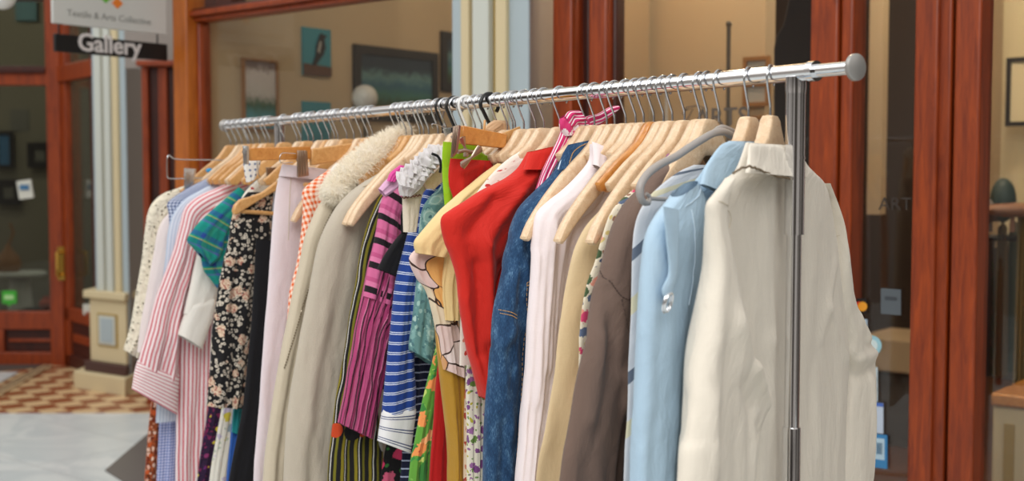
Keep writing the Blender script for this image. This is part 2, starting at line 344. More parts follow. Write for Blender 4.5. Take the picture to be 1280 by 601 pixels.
d1 = frame('door_1', [(1140, 1170, -.055, .06, 0, ZT, 'frame', 'door_frame'), (1169, 1187, -.035, .06, 0, ZT, 'frame', 'door_frame'), (1186, 1192, .02, .06, 0, ZT, 'frame_dark', 'door_frame'), (1190, 1223, -.05, .06, 0, ZT, 'frame', 'door_frame')])
m = MB(); wbox(m, ws(1064), ws(1144), .02, .028, .0, ZT); m.build('glass_pane', MAT['glass'], d1)
w3 = thing('window_3', kind='structure')
m = MB(); wbox(m, ws(1218), ws(1500), .02, .028, .25, ZT); m.build('glass_pane', MAT['glass'], w3)
m = MB(); wbox(m, ws(1218), ws(1500), -.03, .06, 0, .25); m.build('stall_riser', MAT['frame'], w3)
m = MB(); wbox(m, ws(1480), ws(1560), -.05, .06, 0, ZT); m.build('window_frame', MAT['frame'], w3)
m = MB(); wbox(m, ws(218, -.07), ws(1560), -.07, .06, ZT, ZT + .5); m.build('wall_front', MAT['pill_cream'], kind='structure')

# --- interior
MAT['int_beige'] = plain('shop_wall_beige', (190, 168, 136), .8)
MAT['int_cream'] = plain('shop_wall_cream', (214, 200, 164), .8)
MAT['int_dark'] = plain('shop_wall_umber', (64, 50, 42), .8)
MAT['int_floor'] = wood('shop_floor_boards', (92, 54, 34), (126, 76, 48), .45, (1, 12, 1))
def wall(name, pxa, pxb, na, nb, mt, z0=0, z1=ZT, th=.06):
    pa = wp(ws(pxa, na), na, 0); pb = wp(ws(pxb, nb), nb, 0); d = (pb - pa).normalized(); q = Vector((-d.y, d.x, 0)) * th
    if q.dot(WN) < 0: q = -q
    m = MB(); m.prism([pa + Vector((0, 0, z0)), pb + Vector((0, 0, z0)), pb + q + Vector((0, 0, z0)), pa + q + Vector((0, 0, z0))], (0, 0, z1 - z0)); return m.build(name, MAT[mt], kind='structure')
m = MB(); wbox(m, ws(200), 6, .06, 9, -.0, .012); m.build('floor_shop', MAT['int_floor'], kind='structure')
m = MB(); wbox(m, ws(200), 6, .06, 9, ZT, ZT + .05); m.build('ceiling', MAT['int_beige'], kind='structure')
SW = ws(258, .06)  # the display window looks along a side wall that runs straight back from the shopfront
m = MB(); wbox(m, SW - .06, SW, .06, 8.4, 0, ZT); m.build('wall_display', MAT['int_beige'], kind='structure')
m = MB(); wbox(m, ws(600), ws(600) + .06, .06, 1.1, 0, ZT); m.build('wall_divider', MAT['int_beige'], kind='structure')
wall('wall_inner', 700, 955, 1.3, 1.0, 'int_beige')
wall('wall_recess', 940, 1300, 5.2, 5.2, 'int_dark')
wall('wall_side', 1216, 1252, 2.6, 2.5, 'int_beige', .9)
wall('wall_right', 1250, 1420, 2.4, 2.2, 'int_cream', 1.0)
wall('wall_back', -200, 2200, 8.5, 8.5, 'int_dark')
wall('wall_lobby', 1084, 1101, 1.6, 1.6, 'int_beige', wz(1090, 268, 1.6))

def spt(px, py, off=.0): return hit(px, py, wp(SW + off, 0, 0), WR)
def spic(px0, py0, px1, py1, mt, name, label, frame_mt=None, fw=.03, cat='painting', th=.02):
    p0 = spt(px0, (py0 + py1) / 2, th); p1 = spt(px1, (py0 + py1) / 2, th); n0 = (p0 - W0).dot(WN); n1 = (p1 - W0).dot(WN); z1 = spt(px0, py0, th).z; z0 = spt(px0, py1, th).z
    r = thing(name, label, cat, loc=wp(SW, (n0 + n1) / 2, z0)); m = MB(); wbox(m, SW, SW + th * .6, n0, n1, z0, z1); m.build('canvas', MAT[mt], r, world_pts=True)
    if frame_mt:
        m = MB()
        for a, b, c_, d_ in ((n0 - fw, n0, z0 - fw, z1 + fw), (n1, n1 + fw, z0 - fw, z1 + fw), (n0, n1, z0 - fw, z0), (n0, n1, z1, z1 + fw)): wbox(m, SW, SW + th, a, b, c_, d_)
        m.build('frame', MAT[frame_mt], r, world_pts=True)
    return r, n0, n1, z0, z1
def wpic(px0, py0, px1, py1, n, mt, name, label, frame_mt=None, fw=.03, th=.02, skew=0, parent=None, cat='picture'):
    s0, s1 = ws(px0, n), ws(px1, n); z1, z0 = wz((px0 + px1) / 2, py0, n), wz((px0 + px1) / 2, py1, n)
    r = thing(name, label, cat, loc=wp((s0 + s1) / 2, n, z0))
    m = MB(); wbox(m, s0, s1, n - th * .5, n, z0, z1); m.build('canvas', MAT[mt], r, world_pts=True)
    if frame_mt:
        m = MB()
        for a, b, c_, d_ in ((s0 - fw, s0, z0 - fw, z1 + fw), (s1, s1 + fw, z0 - fw, z1 + fw), (s0, s1, z0 - fw, z0), (s0, s1, z1, z1 + fw)): wbox(m, a, b, n - th, n, c_, d_)
        m.build('frame', MAT[frame_mt], r, world_pts=True)
    return r, s0, s1, z0, z1
def paint(name, fn, rough=.5):
    t = NT(name); g = t.n('ShaderNodeTexCoord'); return t.pbr(fn(t, g.outputs['Generated']), rough)
MAT['p_sky'] = plain('painted_teal_sky', (60, 136, 150), .6); MAT['p_post'] = plain('painted_post_brown', (92, 60, 42), .6); MAT['p_bird'] = plain('painted_bird_black', (28, 26, 28), .6); MAT['p_birdw'] = plain('painted_bird_white', (170, 165, 155), .6)
def land(t, v):
    z = t.xyz(v)[2]; n = t.noise(v, 7, 6, .65, 1.2); c = t.ramp(t.math('MULTIPLY_ADD', n, .35, t.math('MULTIPLY', z, .8)), [(.0, srgb(22, 34, 30)), (.28, srgb(52, 70, 40)), (.42, srgb(60, 112, 100)), (.55, srgb(48, 96, 116)), (.68, srgb(96, 134, 134)), (.8, srgb(30, 48, 62))]); return c
MAT['p_land'] = paint('painted_wetland', land)
def lily(t, v):
    z = t.xyz(v)[2]; n = t.noise(v, 9, 5, .6, 1); c = t.ramp(t.math('MULTIPLY_ADD', n, .3, t.math('MULTIPLY', z, .85)), [(.0, srgb(40, 120, 160)), (.3, srgb(70, 140, 150)), (.45, srgb(46, 84, 54)), (.58, srgb(190, 184, 178)), (.85, srgb(206, 198, 196)), (.95, srgb(110, 90, 84))]); return c
MAT['p_lily'] = paint('painted_river_trees', lily)
MAT['black_frame'] = plain('black_frame_wood', (30, 24, 22), .5); MAT['gold_frame'] = plain('tan_frame_wood', (150, 104, 60), .5)
r, s0, s1, z0, z1 = spic(380, 33, 415, 93, 'p_sky', 'bird_painting', 'teal painting of a dark bird perched on a post')
NB = .013
def lp(s, z, n=.013): return wp(SW + n, s0 + (s1 - s0) * s, z0 + (z1 - z0) * z)
m = MB(); m.prism([lp(0, 0), lp(1, 0), lp(1, .2), lp(0, .24)], WR * .004); m.build('painted_post', MAT['p_post'], r, world_pts=True)
m = MB(); m.prism([lp(a, b) for a, b in ((.3, .2), (.42, .42), (.45, .62), (.55, .82), (.62, .9), (.72, .88), (.84, .85), (.74, .8), (.78, .6), (.7, .45), (.56, .33), (.44, .22))], WR * .006); m.build('painted_bird', MAT['p_bird'], r, world_pts=True)
m = MB(); m.prism([lp(a, b, .0195) for a, b in ((.48, .5), (.56, .74), (.62, .7), (.55, .48))], WR * .002); m.build('painted_feathers', MAT['p_birdw'], r, world_pts=True)
spic(452, 67, 541, 138, 'p_land', 'landscape_painting', 'wide dark blue green wetland painting in a black frame', 'black_frame', .05)
spic(307, 75, 346, 160, 'p_lily', 'river_painting', 'tall painting of pale trees over blue water', 'gold_frame', .012)
spic(380, 126, 415, 178, 'p_sky', 'small_painting', 'small teal painting hung below the bird painting')
spic(560, 50, 582, 104, 'p_land', 'narrow_painting', 'dark framed picture half hidden by the pilaster', 'black_frame', .05)
MAT['globe'] = plain('white_glass_globe', (222, 222, 218), .3)
def lamp(name, px, py, rpx, n, label):
    c = hit(px, py, wp(0, n, 0), WN); rr = rpx / F * (c - EYEV).dot(FWD); r = thing(name, label, 'lamp', loc=c)
    m = MB(); m.sphere((0, 0, 0), rr, 24, 16); m.build('globe', MAT['globe'], r); m = MB(); m.tube([(0, 0, -rr * .9), (0, 0, -c.z + .04)], .008, 8); m.lathe([(.09, 0), (.1, .02), (.03, .03)], (0, 0, -c.z + .013)); m.build('stand', MAT['black'], r)
lamp('globe_lamp', 456, 122, 16, .9, 'round white globe lamp in the display window')
m = MB()
# right window interior : slim pole, framed cards, fuzzy white lamp, lettering
c = hit(911, 30, wp(0, .5, 0), WN); m.tube([(c.x, c.y, c.z), (c.x, c.y, .013)], .008, 8); m.sphere((c.x, c.y, c.z), .012); o = m.build('display_pole', plain('dull_pole_metal', (96, 84, 70), .5)); tag(o, 'thin dark upright display pole behind the shop window', 'pole')
wpic(932, 76, 960, 86, .93, 'int_cream', 'framed_card', 'top of three small gold framed cards inside window', 'gold_frame', .014, group='') if False else None
for k, (y0, y1) in enumerate(((76, 92), (108, 128), (150, 168))):
    wpic(934, y0, 958, y1, 1.0, 'p_birdw', 'framed_card', ['small gold framed card just above the rail behind glass', 'small gold framed card just below the rail behind glass', 'small gold framed card lowest of three behind glass'][k], 'gold_frame', .016)
MAT['fuzz'] = plain('white_tufted_wool', (205, 198, 188), .95)
c = hit(833, 108, wp(0, .4, 0), WN)
mbf = MB(); rnd = random.Random(3)
for k in range(900):
    d = Vector((rnd.gauss(0, 1), rnd.gauss(0, 1), rnd.gauss(0, 1))).normalized(); e = d.cross(Vector((0, 0, 1))).normalized() * .002; L = .026 + rnd.random() * .012; mbf.add([c + d * .01 - e, c + d * .01 + e, c + d * L], [(0, 1, 2)])
mbf.tube([c, c - Vector((0, 0, c.z - .013))], .006, 8); o = mbf.build('pompom_flower', MAT['fuzz']); tag(o, 'fluffy white pompom on a stem behind the window glass', 'ornament')
MAT['letter_grey'] = plain('window_letter_umber', (84, 74, 64), .6)
def text(body, loc, size, rotm, mat, name, parent=None, extrude=.001, bold=0, align='LEFT', space=1):
    cu = bpy.data.curves.new(name, 'FONT'); cu.body = body; cu.size = size; cu.extrude = extrude; cu.offset = bold; cu.align_x = align; cu.space_character = space; cu.resolution_u = 3
    cu.materials.append(mat); o = bpy.data.objects.new(name, cu); col.objects.link(o); o.matrix_world = Matrix.Translation(loc) @ rotm.to_4x4()
    if parent is not None: o.parent = parent; o.matrix_parent_inverse = (Matrix.Translation(parent.location) @ parent.rotation_euler.to_matrix().to_4x4()).inverted()
    return o
TW = Matrix((WR, (0, 0, 1), -WN)).transposed()
o = text('ARTS', hit(869, 158, wp(0, .015, 0), WN), .085, TW, MAT['letter_grey'], 'window_lettering', bold=.001); tag(o, 'grey ARTS lettering on the window pane', 'lettering')
m = MB(); P0 = wp(0, .013, 0); pts = [hit(a, b, P0, WN) for a, b in ((852, 158), (861, 146), (866, 136), (858, 137), (853, 143), (858, 134), (872, 132), (884, 136))]
m.tube(pts, .0022, 6); o = m.build('window_swash', MAT['letter_grey']); tag(o, 'looping grey line of the window lettering', 'lettering')
o = text('ARTS', hit(1098, 262, wp(0, .015, 0), WN), .055, TW, plain('reflected_letter_umber', (52, 44, 38), .6), 'door_lettering_reflection'); tag(o, 'reflected ARTS lettering modelled as dark letters on the narrow door pane', 'lettering')  # reflection of the window lettering, put in as dark modelled letters
# curtain edge in the right window
MAT['curtain'] = plain('brown_black_curtain', (30, 22, 20), .9)
m = MB(); P0 = wp(0, .35, 0); pts = [hit(a, b, P0, WN) for a, b in ((985, -60), (984, 0), (978, 30), (969, 46), (966, 60), (966, 330), (966, 640), (1030, 640), (1030, -60))]; m.prism(pts, WN * .05); o = m.build('curtain', MAT['curtain'], bevel=.01); tag(o, 'dark curtain hanging beside the cedar window frame', 'curtain')
# stickers on the door glass
def sticker(px0, py0, px1, py1, colr, label, tilt=0, marks=()):
    n = .012; P0 = wp(0, n, 0); c4 = [(px0, py0), (px1, py0 + tilt), (px1, py1 + tilt), (px0, py1)]
    r = thing('sticker', label, 'sticker', loc=hit((px0 + px1) / 2, (py0 + py1) / 2, P0, WN))
    m = MB(); m.prism([hit(a, b, P0, WN) for a, b in c4], WN * .003); m.build('sheet', plain('sticker_print', colr, .5), r, world_pts=True)
    for (a, b, c_, d_, cc_) in marks:
        m = MB(); m.prism([hit(px0 + (px1 - px0) * u_, py0 + (py1 - py0) * v_ + tilt * u_, wp(0, n - .001, 0), WN) for u_, v_ in ((a, b), (c_, b), (c_, d_), (a, d_))], WN * .0012); m.build('print', plain('sticker_mark', cc_, .5), r, world_pts=True)
    return r
def disc(r, px, py, rad, colr, n=.010):
    P0 = wp(0, n, 0); m = MB(); m.prism([hit(px + math.cos(a * PI / 10) * rad, py + math.sin(a * PI / 10) * rad, P0, WN) for a in range(20)], WN * .0012); m.build('print', plain('sticker_dot', colr, .5), r, world_pts=True)
r = sticker(1066, 373, 1083, 392, (26, 22, 24), 'black payment card sticker with red and yellow circles'); disc(r, 1073, 383, 6, (212, 52, 34)); disc(r, 1078, 383, 6, (236, 160, 44), .0085)
sticker(1070, 398, 1084, 420, (170, 190, 206), 'pale blue card sticker under the payment circles sticker', 1, ((.1, .3, .9, .6, (90, 110, 170)),))
r = thing('sticker', 'round pale blue sticker on the door glass', 'sticker', loc=hit(1089, 432, wp(0, .012, 0), WN)); disc(r, 1089, 432, 13, (150, 196, 208)); disc(r, 1089, 432, 8, (206, 222, 222), .0085)
sticker(1086, 458, 1097, 501, (186, 200, 206), 'narrow pale sticker beside the jacket elbow', 1, ((.2, .3, .9, .45, (120, 150, 160)), (.2, .6, .9, .7, (120, 150, 160))))
sticker(1086, 502, 1104, 540, (190, 204, 222), 'white blue edged sticker above the blue one', 2, ((.0, .0, 1, .12, (74, 110, 190)), (.15, .35, .5, .45, (40, 50, 70))))
sticker(1086, 541, 1109, 583, (56, 130, 184), 'bright blue sticker lowest on the door glass', 3, ((.3, .12, .85, .75, (180, 208, 224)), (.42, .25, .75, .6, (96, 150, 190))))
sticker(1101, 360, 1126, 392, (84, 92, 98), 'faded grey notice on the door glass', 2, ((.2, .3, .8, .45, (60, 66, 72)),))
# shop counter plinth, seen through the door pane
m = MB(); pbox(m, 1070, 1160, 2.6, 3.1, wz(1110, 465, 2.6), wz(1110, 424, 2.6)); o = m.build('counter', MAT['int_beige'], bevel=.01); tag(o, 'low beige display counter seen through the door pane', 'counter')
m = MB(); pbox(m, 1080, 1150, 2.65, 3.0, .012, wz(1110, 465, 2.6)); o.select_set(False); q = m.build('counter_foot', MAT['int_dark'], o)
# right : framed picture, plinth crate, hanging goods
wpic(1262, 77, 1300, 152, 2.25, 'int_cream', 'framed_drawing', 'thin black framed drawing on the cream wall', 'black_frame', .02)
m = MB(); pbox(m, 1247, 1330, 1.0, 1.5, .013, wz(1262, 508, 1.0)); r = thing('display_plinth', 'cream plinth with wooden top inside the right window', 'plinth', loc=wp(ws(1280, 1), 1, 0)); m.build('box', MAT['pill_cream'], r, bevel=.01, world_pts=True)
m = MB(); pbox(m, 1244, 1334, .98, 1.52, wz(1262, 508, 1.0), wz(1262, 492, 1.0)); m.build('top', MAT['hanger_orange'], r, bevel=.01, world_pts=True)
m = MB(); pbox(m, 1262, 1275, .99, 1.0, .2, wz(1262, 530, 1.0)); m.build('inset_panel', MAT['pill_gold'], r, world_pts=True)
def hang_panel(px0, px1, py0, py1, n, c, name, label, cat='clothing', amp=.02, cyc=3):
    s0, s1 = ws(px0, n), ws(px1, n); z1, z0 = wz(px0, py0, n), wz(px0, py1, n); m = MB(); N = 24
    vs = [];
    for f_ in (0, 1):
        for j in range(8):
            for i in range(N + 1): u_ = i / N; vs.append(wp(s0 + (s1 - s0) * (u_ * (.8 + .2 * j / 7) + .1 * (1 - j / 7)), n + f_ * .02 + amp * math.sin(u_ * cyc * 2 * PI + j * .2), z1 + (z0 - z1) * j / 7 - (.03 * math.cos(u_ * PI * 2) if j == 0 else 0)))
    W_ = N + 1; fs = []
    for f_ in (0, 1):
        for j in range(7):
            for i in range(N): b_ = f_ * 8 * W_ + j * W_ + i; fs.append((b_, b_ + 1, b_ + W_ + 1, b_ + W_))
    for j in range(7):
        for i in (0, N): b_ = j * W_ + i; fs.append((b_, b_ + W_, b_ + W_ + 8 * W_, b_ + 8 * W_))
    for i in range(N):
        for j in (0, 7): b_ = j * W_ + i; fs.append((b_, b_ + 1, b_ + 1 + 8 * W_, b_ + 8 * W_))
    m.add(vs, fs, True); o = m.build(name, cloth(name + '_fabric', c)); tag(o, label, cat); return o
hang_panel(1214, 1232, 318, 480, 1.5, (28, 40, 72), 'shop_dress', 'navy dress hanging inside the shop beside the door')
hang_panel(1230, 1248, 300, 470, 1.7, (66, 56, 56), 'shop_dress', 'dark brown dress hanging inside the shop')
hang_panel(1246, 1262, 285, 470, 1.6, (112, 92, 60), 'shop_scarf', 'ochre scarf hanging above the display plinth', 'scarf')
hang_panel(1262, 1272, 280, 465, 1.65, (62, 78, 60), 'shop_scarf', 'green scarf hanging above the display plinth', 'scarf')
hang_panel(1271, 1290, 262, 480, 1.55, (150, 132, 92), 'shop_scarf', 'sand coloured scarf at the right edge inside the window', 'scarf')
m = MB(); m.tube([wp(ws(1212, 1.6), 1.6, wz(1212, 296, 1.6)), wp(ws(1330, 1.6), 1.6, wz(1212, 296, 1.6))], .014); m.tube([wp(ws(1330, 1.6), 1.6, wz(1212, 296, 1.6)), wp(ws(1330, 1.6), 1.6, .013)], .014); m.tube([wp(ws(1212, 1.6), 1.6, wz(1212, 296, 1.6)), wp(ws(1212, 1.6), 1.6, .013)], .014); o = m.build('shop_clothes_rail', MAT['black']); tag(o, 'dark clothes rail standing inside the shop', 'rail')
for k, (a, b, sc3, cc_) in enumerate(((1238, 262, (.10, .06, .05), (92, 86, 84)), (1254, 250, (.05, .05, .09), (40, 62, 60)), (1266, 262, (.12, .07, .03), (140, 100, 78)))):
    c = hit(a, b, wp(0, 1.5, 0), WN); m = MB(); m.sphere(c, 1, 16, 10, sc3); m.tube([c, c + Vector((0, 0, -.09))], .01, 6); o = m.build('hanging_ornament', plain('ornament_glaze', cc_, .5)); tag(o, ['grey ornament above the shop clothes rail', 'tall dark green ornament above the shop clothes rail', 'flat tan ornament above the shop clothes rail'][k], 'ornament')
# unseen fill lights added to brighten the shop interior
def pt(name, loc, power, color=(1, .85, .66), r=.08):
    d = bpy.data.lights.new(name, 'POINT'); d.energy = power; d.color = color; d.shadow_soft_size = r; o = bpy.data.objects.new(name, d); col.objects.link(o); o.location = loc
pt('shop_fill', wp(SW + 1.1, 1.4, 3.05), 11, (1, .86, .68)); pt('shop_fill', wp(SW + 1.3, 3.6, 3.05), 14, (1, .86, .68))
pt('shop_fill', wp(ws(850, .6), .5, 3.0), 34); pt('shop_fill', wp(ws(1260, 1.4), 1.3, 2.9), 40); pt('shop_fill', wp(ws(1110, 3), 4, 2.9), 20)

# ============================================================ LEFT SHOPFRONT
def quad_box(name, p, z0, z1, mt, th=.05, parent=None, bevel=.006, toward=-1, kind=None):
    """box along plan segment p=(x0,y0,x1,y1)"""
    a = Vector((p[0], p[1], 0)); b = Vector((p[2], p[3], 0)); d = (b - a).normalized(); q = Vector((d.y, -d.x, 0)) * th
    m = MB(); m.prism([v + Vector((0, 0, z0)) for v in (a, b, b + q, a + q)], (0, 0, z1 - z0)); return m.build(name, MAT[mt], parent, bevel=bevel, kind=kind)
def yz(py, y): return at_depth(640, py, y).z
def dx(px, y): return at_depth(px, 218, y).x
D = 9.15
MAT['left_glass'] = glassm('dim_shop_glass', (.62, .64, .6), .1)
MAT['left_in'] = plain('left_shop_wall', (128, 122, 104), .8)
MAT['left_dark'] = plain('left_shop_dark_wall', (40, 34, 30), .8)
dl = thing('door_2', kind='structure')
zb = .02; zk = yz(388, D); zd = yz(104, D); zr = yz(92, D); zu = yz(2, D)
for (a, b, z0, z1, mt, th) in ((65, 82, 0, ZT + .6, 'frame', .09), (-80, 65, zr - .0, yz(84, D), 'frame_dark', .1), (-80, 65, zd - .02, zr, 'frame', .07), (-80, 66, zu, zu + .2, 'frame_dark', .08), (-80, 66, 0, .1, 'frame', .06), (-80, 66, zk - .14, zk, 'frame', .06), (-80, 4, .1, zk - .14, 'frame', .055), (62, 66, .1, zk, 'frame', .055), (-80, 66, .1, zk, 'frame_dark', .02), (8, 62, .2, zk - .24, 'frame', .035), (-120, -40, 0, ZT, 'frame', .06)):
    quad_box('door_rail', (dx(a, D), D, dx(b, D), D), z0, z1, mt, th, dl)
quad_box('glass_pane', (dx(-80, D), D, dx(66, D), D), zk, zu + .3, 'left_glass', .01, dl, bevel=0)
MAT['brass'] = NT('brass').pbr(srgb(190, 150, 70), .3, 1)
def hdl(px, y, py0, py1):
    m = MB(); x_ = dx(px, y); m.tube([(x_, y - .1, yz(py0, y)), (x_, y - .17, yz(py0, y)), (x_, y - .17, yz(py1, y)), (x_, y - .1, yz(py1, y))], .014, 8); m.box((x_, y - .095, (yz(py0, y) + yz(py1, y)) / 2), (.05, .01, yz(py0, y) - yz(py1, y) + .08)); m.build('door_handle', MAT['brass'], dl)
hdl(80, D, 314, 342)
# angled bay beside the door
E0 = (dx(82, D), D); E1 = (dx(127, 8.55), 8.55)
def seg(f0, f1, off=0): return (E0[0] + (E1[0] - E0[0]) * f0, E0[1] + (E1[1] - E0[1]) * f0 - off, E0[0] + (E1[0] - E0[0]) * f1, E0[1] + (E1[1] - E0[1]) * f1 - off)
bay = thing('window_4', kind='structure')
for (f0, f1, z0, z1, mt, th) in ((0, .22, 0, ZT + .6, 'frame', .05), (0, 1, zd + .0, zr + .05, 'frame', .07), (0, 1, 0, zk + .02, 'frame_dark', .03), (0, 1, zk - .06, zk + .04, 'frame', .05), (0, 1, 0, .1, 'frame_dark', .05), (.3, .95, .2, zk - .15, 'frame', .045), (.0, 1, yz(14, D), yz(6, D), 'frame_dark', .06), (.9, 1, 0, ZT + .6, 'frame_dark', .05)):
    quad_box('window_frame', seg(f0, f1), z0, z1, mt, th, bay)
quad_box('glass_pane', seg(0, 1), zk, ZT + .6, 'left_glass', .01, bay, bevel=0)
quad_box('wall_left', (dx(-160, D), D + .02, dx(-60, D), D + .02), 0, ZT + 1, 'left_in', .05, kind='structure')
quad_box('wall_left_back', (dx(-260, 12), 11.6, dx(140, 11.6), 11.6), 0, ZT + 1, 'left_in', .05, kind='structure')
m = MB(); m.box((-5.2, 10.4, .006), (4.2, 2.4, .012)); m.build('floor_left_shop', MAT['int_floor'], kind='structure')
m = MB(); m.box((-5.2, 10.4, ZT + .9), (4.6, 2.6, .05)); m.build('ceiling_left_shop', MAT['left_dark'], kind='structure')
pt('left_shop_fill', (-4.9, 10.0, 3.4), 45, (1, .9, .74))  # unseen fill light added to lift the dark left interior
def lpic(px0, py0, px1, py1, y, mt, name, label, fmt=None, cat='picture', fw=.03):
    x0, x1 = dx(px0, y), dx(px1, y); z1, z0 = yz(py0, y), yz(py1, y); r = thing(name, label, cat, loc=((x0 + x1) / 2, y, z0))
    m = MB(); m.box(((x0 + x1) / 2, y, (z0 + z1) / 2), (x1 - x0, .02, z1 - z0)); m.build('sheet', MAT[mt], r, world_pts=True)
    if fmt:
        m = MB()
        for a, b, c_, d_ in ((x0 - fw, x0, z0 - fw, z1 + fw), (x1, x1 + fw, z0 - fw, z1 + fw), (x0, x1, z0 - fw, z0), (x0, x1, z1, z1 + fw)): m.box(((a + b) / 2, y - .01, (c_ + d_) / 2), (b - a, .04, d_ - c_))
        m.build('frame', MAT[fmt], r, world_pts=True)
    return r
MAT['paper'] = plain('white_paper', (206, 206, 196), .7); MAT['print_blue'] = plain('blue_print', (60, 110, 150), .6); MAT['dim_print'] = plain('dull_print', (110, 108, 98), .7)
lpic(15, 137, 38, 164, 11.55, 'dim_print', 'wall_print', 'pale square print on the wall inside the left shop')
lpic(0, 168, 14, 206, 11.5, 'print_blue', 'wall_print', 'blue print at the left edge inside the left shop', 'black_frame')
lpic(44, 186, 58, 202, 11.5, 'dim_print', 'wall_print', 'small dark framed picture inside the left shop door', 'black_frame', fw=.06)
lpic(4, 232, 18, 248, 11.5, 'dim_print', 'wall_print', 'dark framed picture below the blue print', 'black_frame', fw=.06)
MAT['teal_paper'] = plain('teal_paper', (92, 128, 134), .7)
lpic(24, 2, 50, 26, 11.5, 'teal_paper', 'poster', 'grey blue poster in the transom above the left door', cat='poster')
r = lpic(24, 225, 42, 248, D - .03, 'paper', 'notice_card', 'tilted white card with blue print taped on the door glass', cat='card')
r.rotation_euler = (0, math.radians(-8), 0)
m = MB(); zc = yz(234, D); m.box((dx(33, D), D - .045, zc), (.07, .006, .04)); m.build('print', MAT['print_blue'], r, world_pts=True)
MAT['green'] = plain('green_sticker', (60, 168, 48), .5); MAT['redp'] = plain('orange_red_paint', (196, 84, 56), .5); MAT['bluebottle'] = plain('blue_bottle_plastic', (84, 128, 164), .3)
x0, x1, z0, z1 = dx(1, D), dx(19, D), yz(382, D), yz(363, D); m = MB(); xm = (x0 + x1) / 2
m.prism([(x0, D - .03, z0 + .02), (xm - .02, D - .03, z0 + .02), (xm, D - .03, z0), (xm + .02, D - .03, z0 + .02), (x1, D - .03, z0 + .02), (x1, D - .03, z1), (x0, D - .03, z1)], (0, .01, 0)); r = thing('sign_sticker', 'green badge sticker low on the left door glass', 'sticker', loc=(xm, D, z0)); m.build('badge', MAT['green'], r, world_pts=True); m = MB(); m.box((xm, D - .033, (z0 + z1) / 2 + .01), (.07, .006, .035)); m.build('print', plain('light_green_print', (170, 214, 150), .5), r, world_pts=True)
m = MB(); m.sphere((dx(55, 9.6), 9.6, yz(383, 9.6) + .02), .055, 20, 12, (1.1, 1, .9)); m.lathe([(.02, 0), (.03, .02)], (dx(55, 9.6), 9.6, yz(383, 9.6) + .06)); o = m.build('paint_pot', MAT['redp']); tag(o, 'round orange red pot inside the left door', 'pot')
m = MB(); m.lathe([(.03, 0), (.034, .02), (.034, .12), (.012, .16), (.012, .2)], (dx(65, 9.5), 9.5, yz(387, 9.5))); o = m.build('bottle', MAT['bluebottle']); tag(o, 'small blue bottle inside the left door', 'bottle')
m = MB(); m.box((dx(60, 9.6), 9.62, yz(387, 9.55) / 2), (.5, .3, yz(387, 9.55))); o = m.build('display_shelf', MAT['left_dark'], bevel=.01); tag(o, 'dark low shelf carrying the pot and bottle', 'shelf')
lpic(101, 380, 115, 393, 8.72, 'paper', 'notice_card', 'pale card at the bottom of the angled bay glass', cat='card')
r = thing('side_table', 'pale round side table inside the left shop', 'table', loc=(dx(22, 10.4), 10.4, 0)); m = MB(); m.lathe([(.2, 0), (.22, .01), (.22, .03), (.2, .04)], (0, 0, yz(345, 10.4))); m.build('tabletop', MAT['paper'], r); m = MB(); m.lathe([(.13, 0), (.10, .3), (.08, yz(345, 10.4) - .012)], (0, 0, .012)); m.build('pedestal', MAT['paper'], r)
m = MB(); b_ = Vector((dx(8, 10.4), 10.4, yz(345, 10.4) + .04)); m.lathe([(.08, 0), (.11, .05), (.09, .13), (.03, .2), (.02, .24)], b_); m.tube([b_ + Vector((0, 0, .22)), b_ + Vector((.05, 0, .34)), b_ + Vector((.02, 0, .42))], .012); o = m.build('ornament', MAT['gold_frame']); tag(o, 'brown ornament standing on the pale side table', 'ornament')

# wood return between the two fronts
rt = thing('door_3', kind='structure')
def rb(px0, px1, y, z0, z1, mt, th=.06, nm='door_rail'): quad_box(nm, (dx(px0, y), y, dx(px1, y), y), z0, z1, mt, th, rt)
Y3 = 7.6
rb(178, 226, Y3, yz(84, Y3), yz(77, Y3), 'frame', .1); rb(182, 190, Y3, 0, yz(84, Y3), 'frame', .06); rb(190, 203, Y3, 0, yz(84, Y3), 'frame_dark', .02); rb(202, 213, Y3, 0, yz(84, Y3), 'frame', .05); rb(213, 226, Y3, 0, yz(84, Y3), 'frame_dark', .02)
quad_box('wall_upper', (dx(170, 7.9), 7.75, dx(236, 7.9), 7.75), yz(84, Y3), ZT + 1, 'pill_grey', .05, kind='structure')

for o_ in [o for o in bpy.data.objects if o.type == 'FONT']: PENDING.append(o_)
# hanging sign, square to the shopfront
SD = Vector((WN.x, WN.y, 0))
sA = at_depth(64, 29, 5.35)
sP = Vector((sA.x, sA.y, 0)); sN = Vector((-WR.x, -WR.y, 0))  # face normal towards camera side
def sh(px, py, off=0): return hit(px, py, sP + sN * off, sN)
if sN.dot(EYEV - sP) < 0: sN = -sN
sg = thing('hanging_sign', 'white hanging sign board with coloured diamonds above black Gallery strip', 'sign', loc=sh(135, 50))
wl_, wr_ = 64, 205.5
zb_ = sh(64, 29).z
def sx(px): return (sh(px, 40) - sP).dot(SD)
def sbox(mb, s0, s1, z0, z1, o0, o1): mb.prism([sP + SD * a + sN * o0 + Vector((0, 0, b)) for a, b in ((s0, z0), (s1, z0), (s1, z1), (s0, z1))], sN * (o1 - o0))
m = MB(); sbox(m, sx(64), sx(205.5), zb_, zb_ + .5, 0, .02); m.build('board', plain('sign_board_white', (196, 197, 193), .5), sg, world_pts=True, bevel=.002)
z2 = sh(66, 42).z; z3 = sh(68, 64.5).z
m = MB(); sbox(m, sx(66), sx(206), z3, z2, 0, .02); m.build('strip', plain('sign_strip_black', (10, 10, 11), .5), sg, world_pts=True, bevel=.002)
TS = Matrix((SD, (0, 0, 1), sN)).transposed()
if TS.determinant() < 0: TS = Matrix((-SD, (0, 0, 1), sN)).transposed()
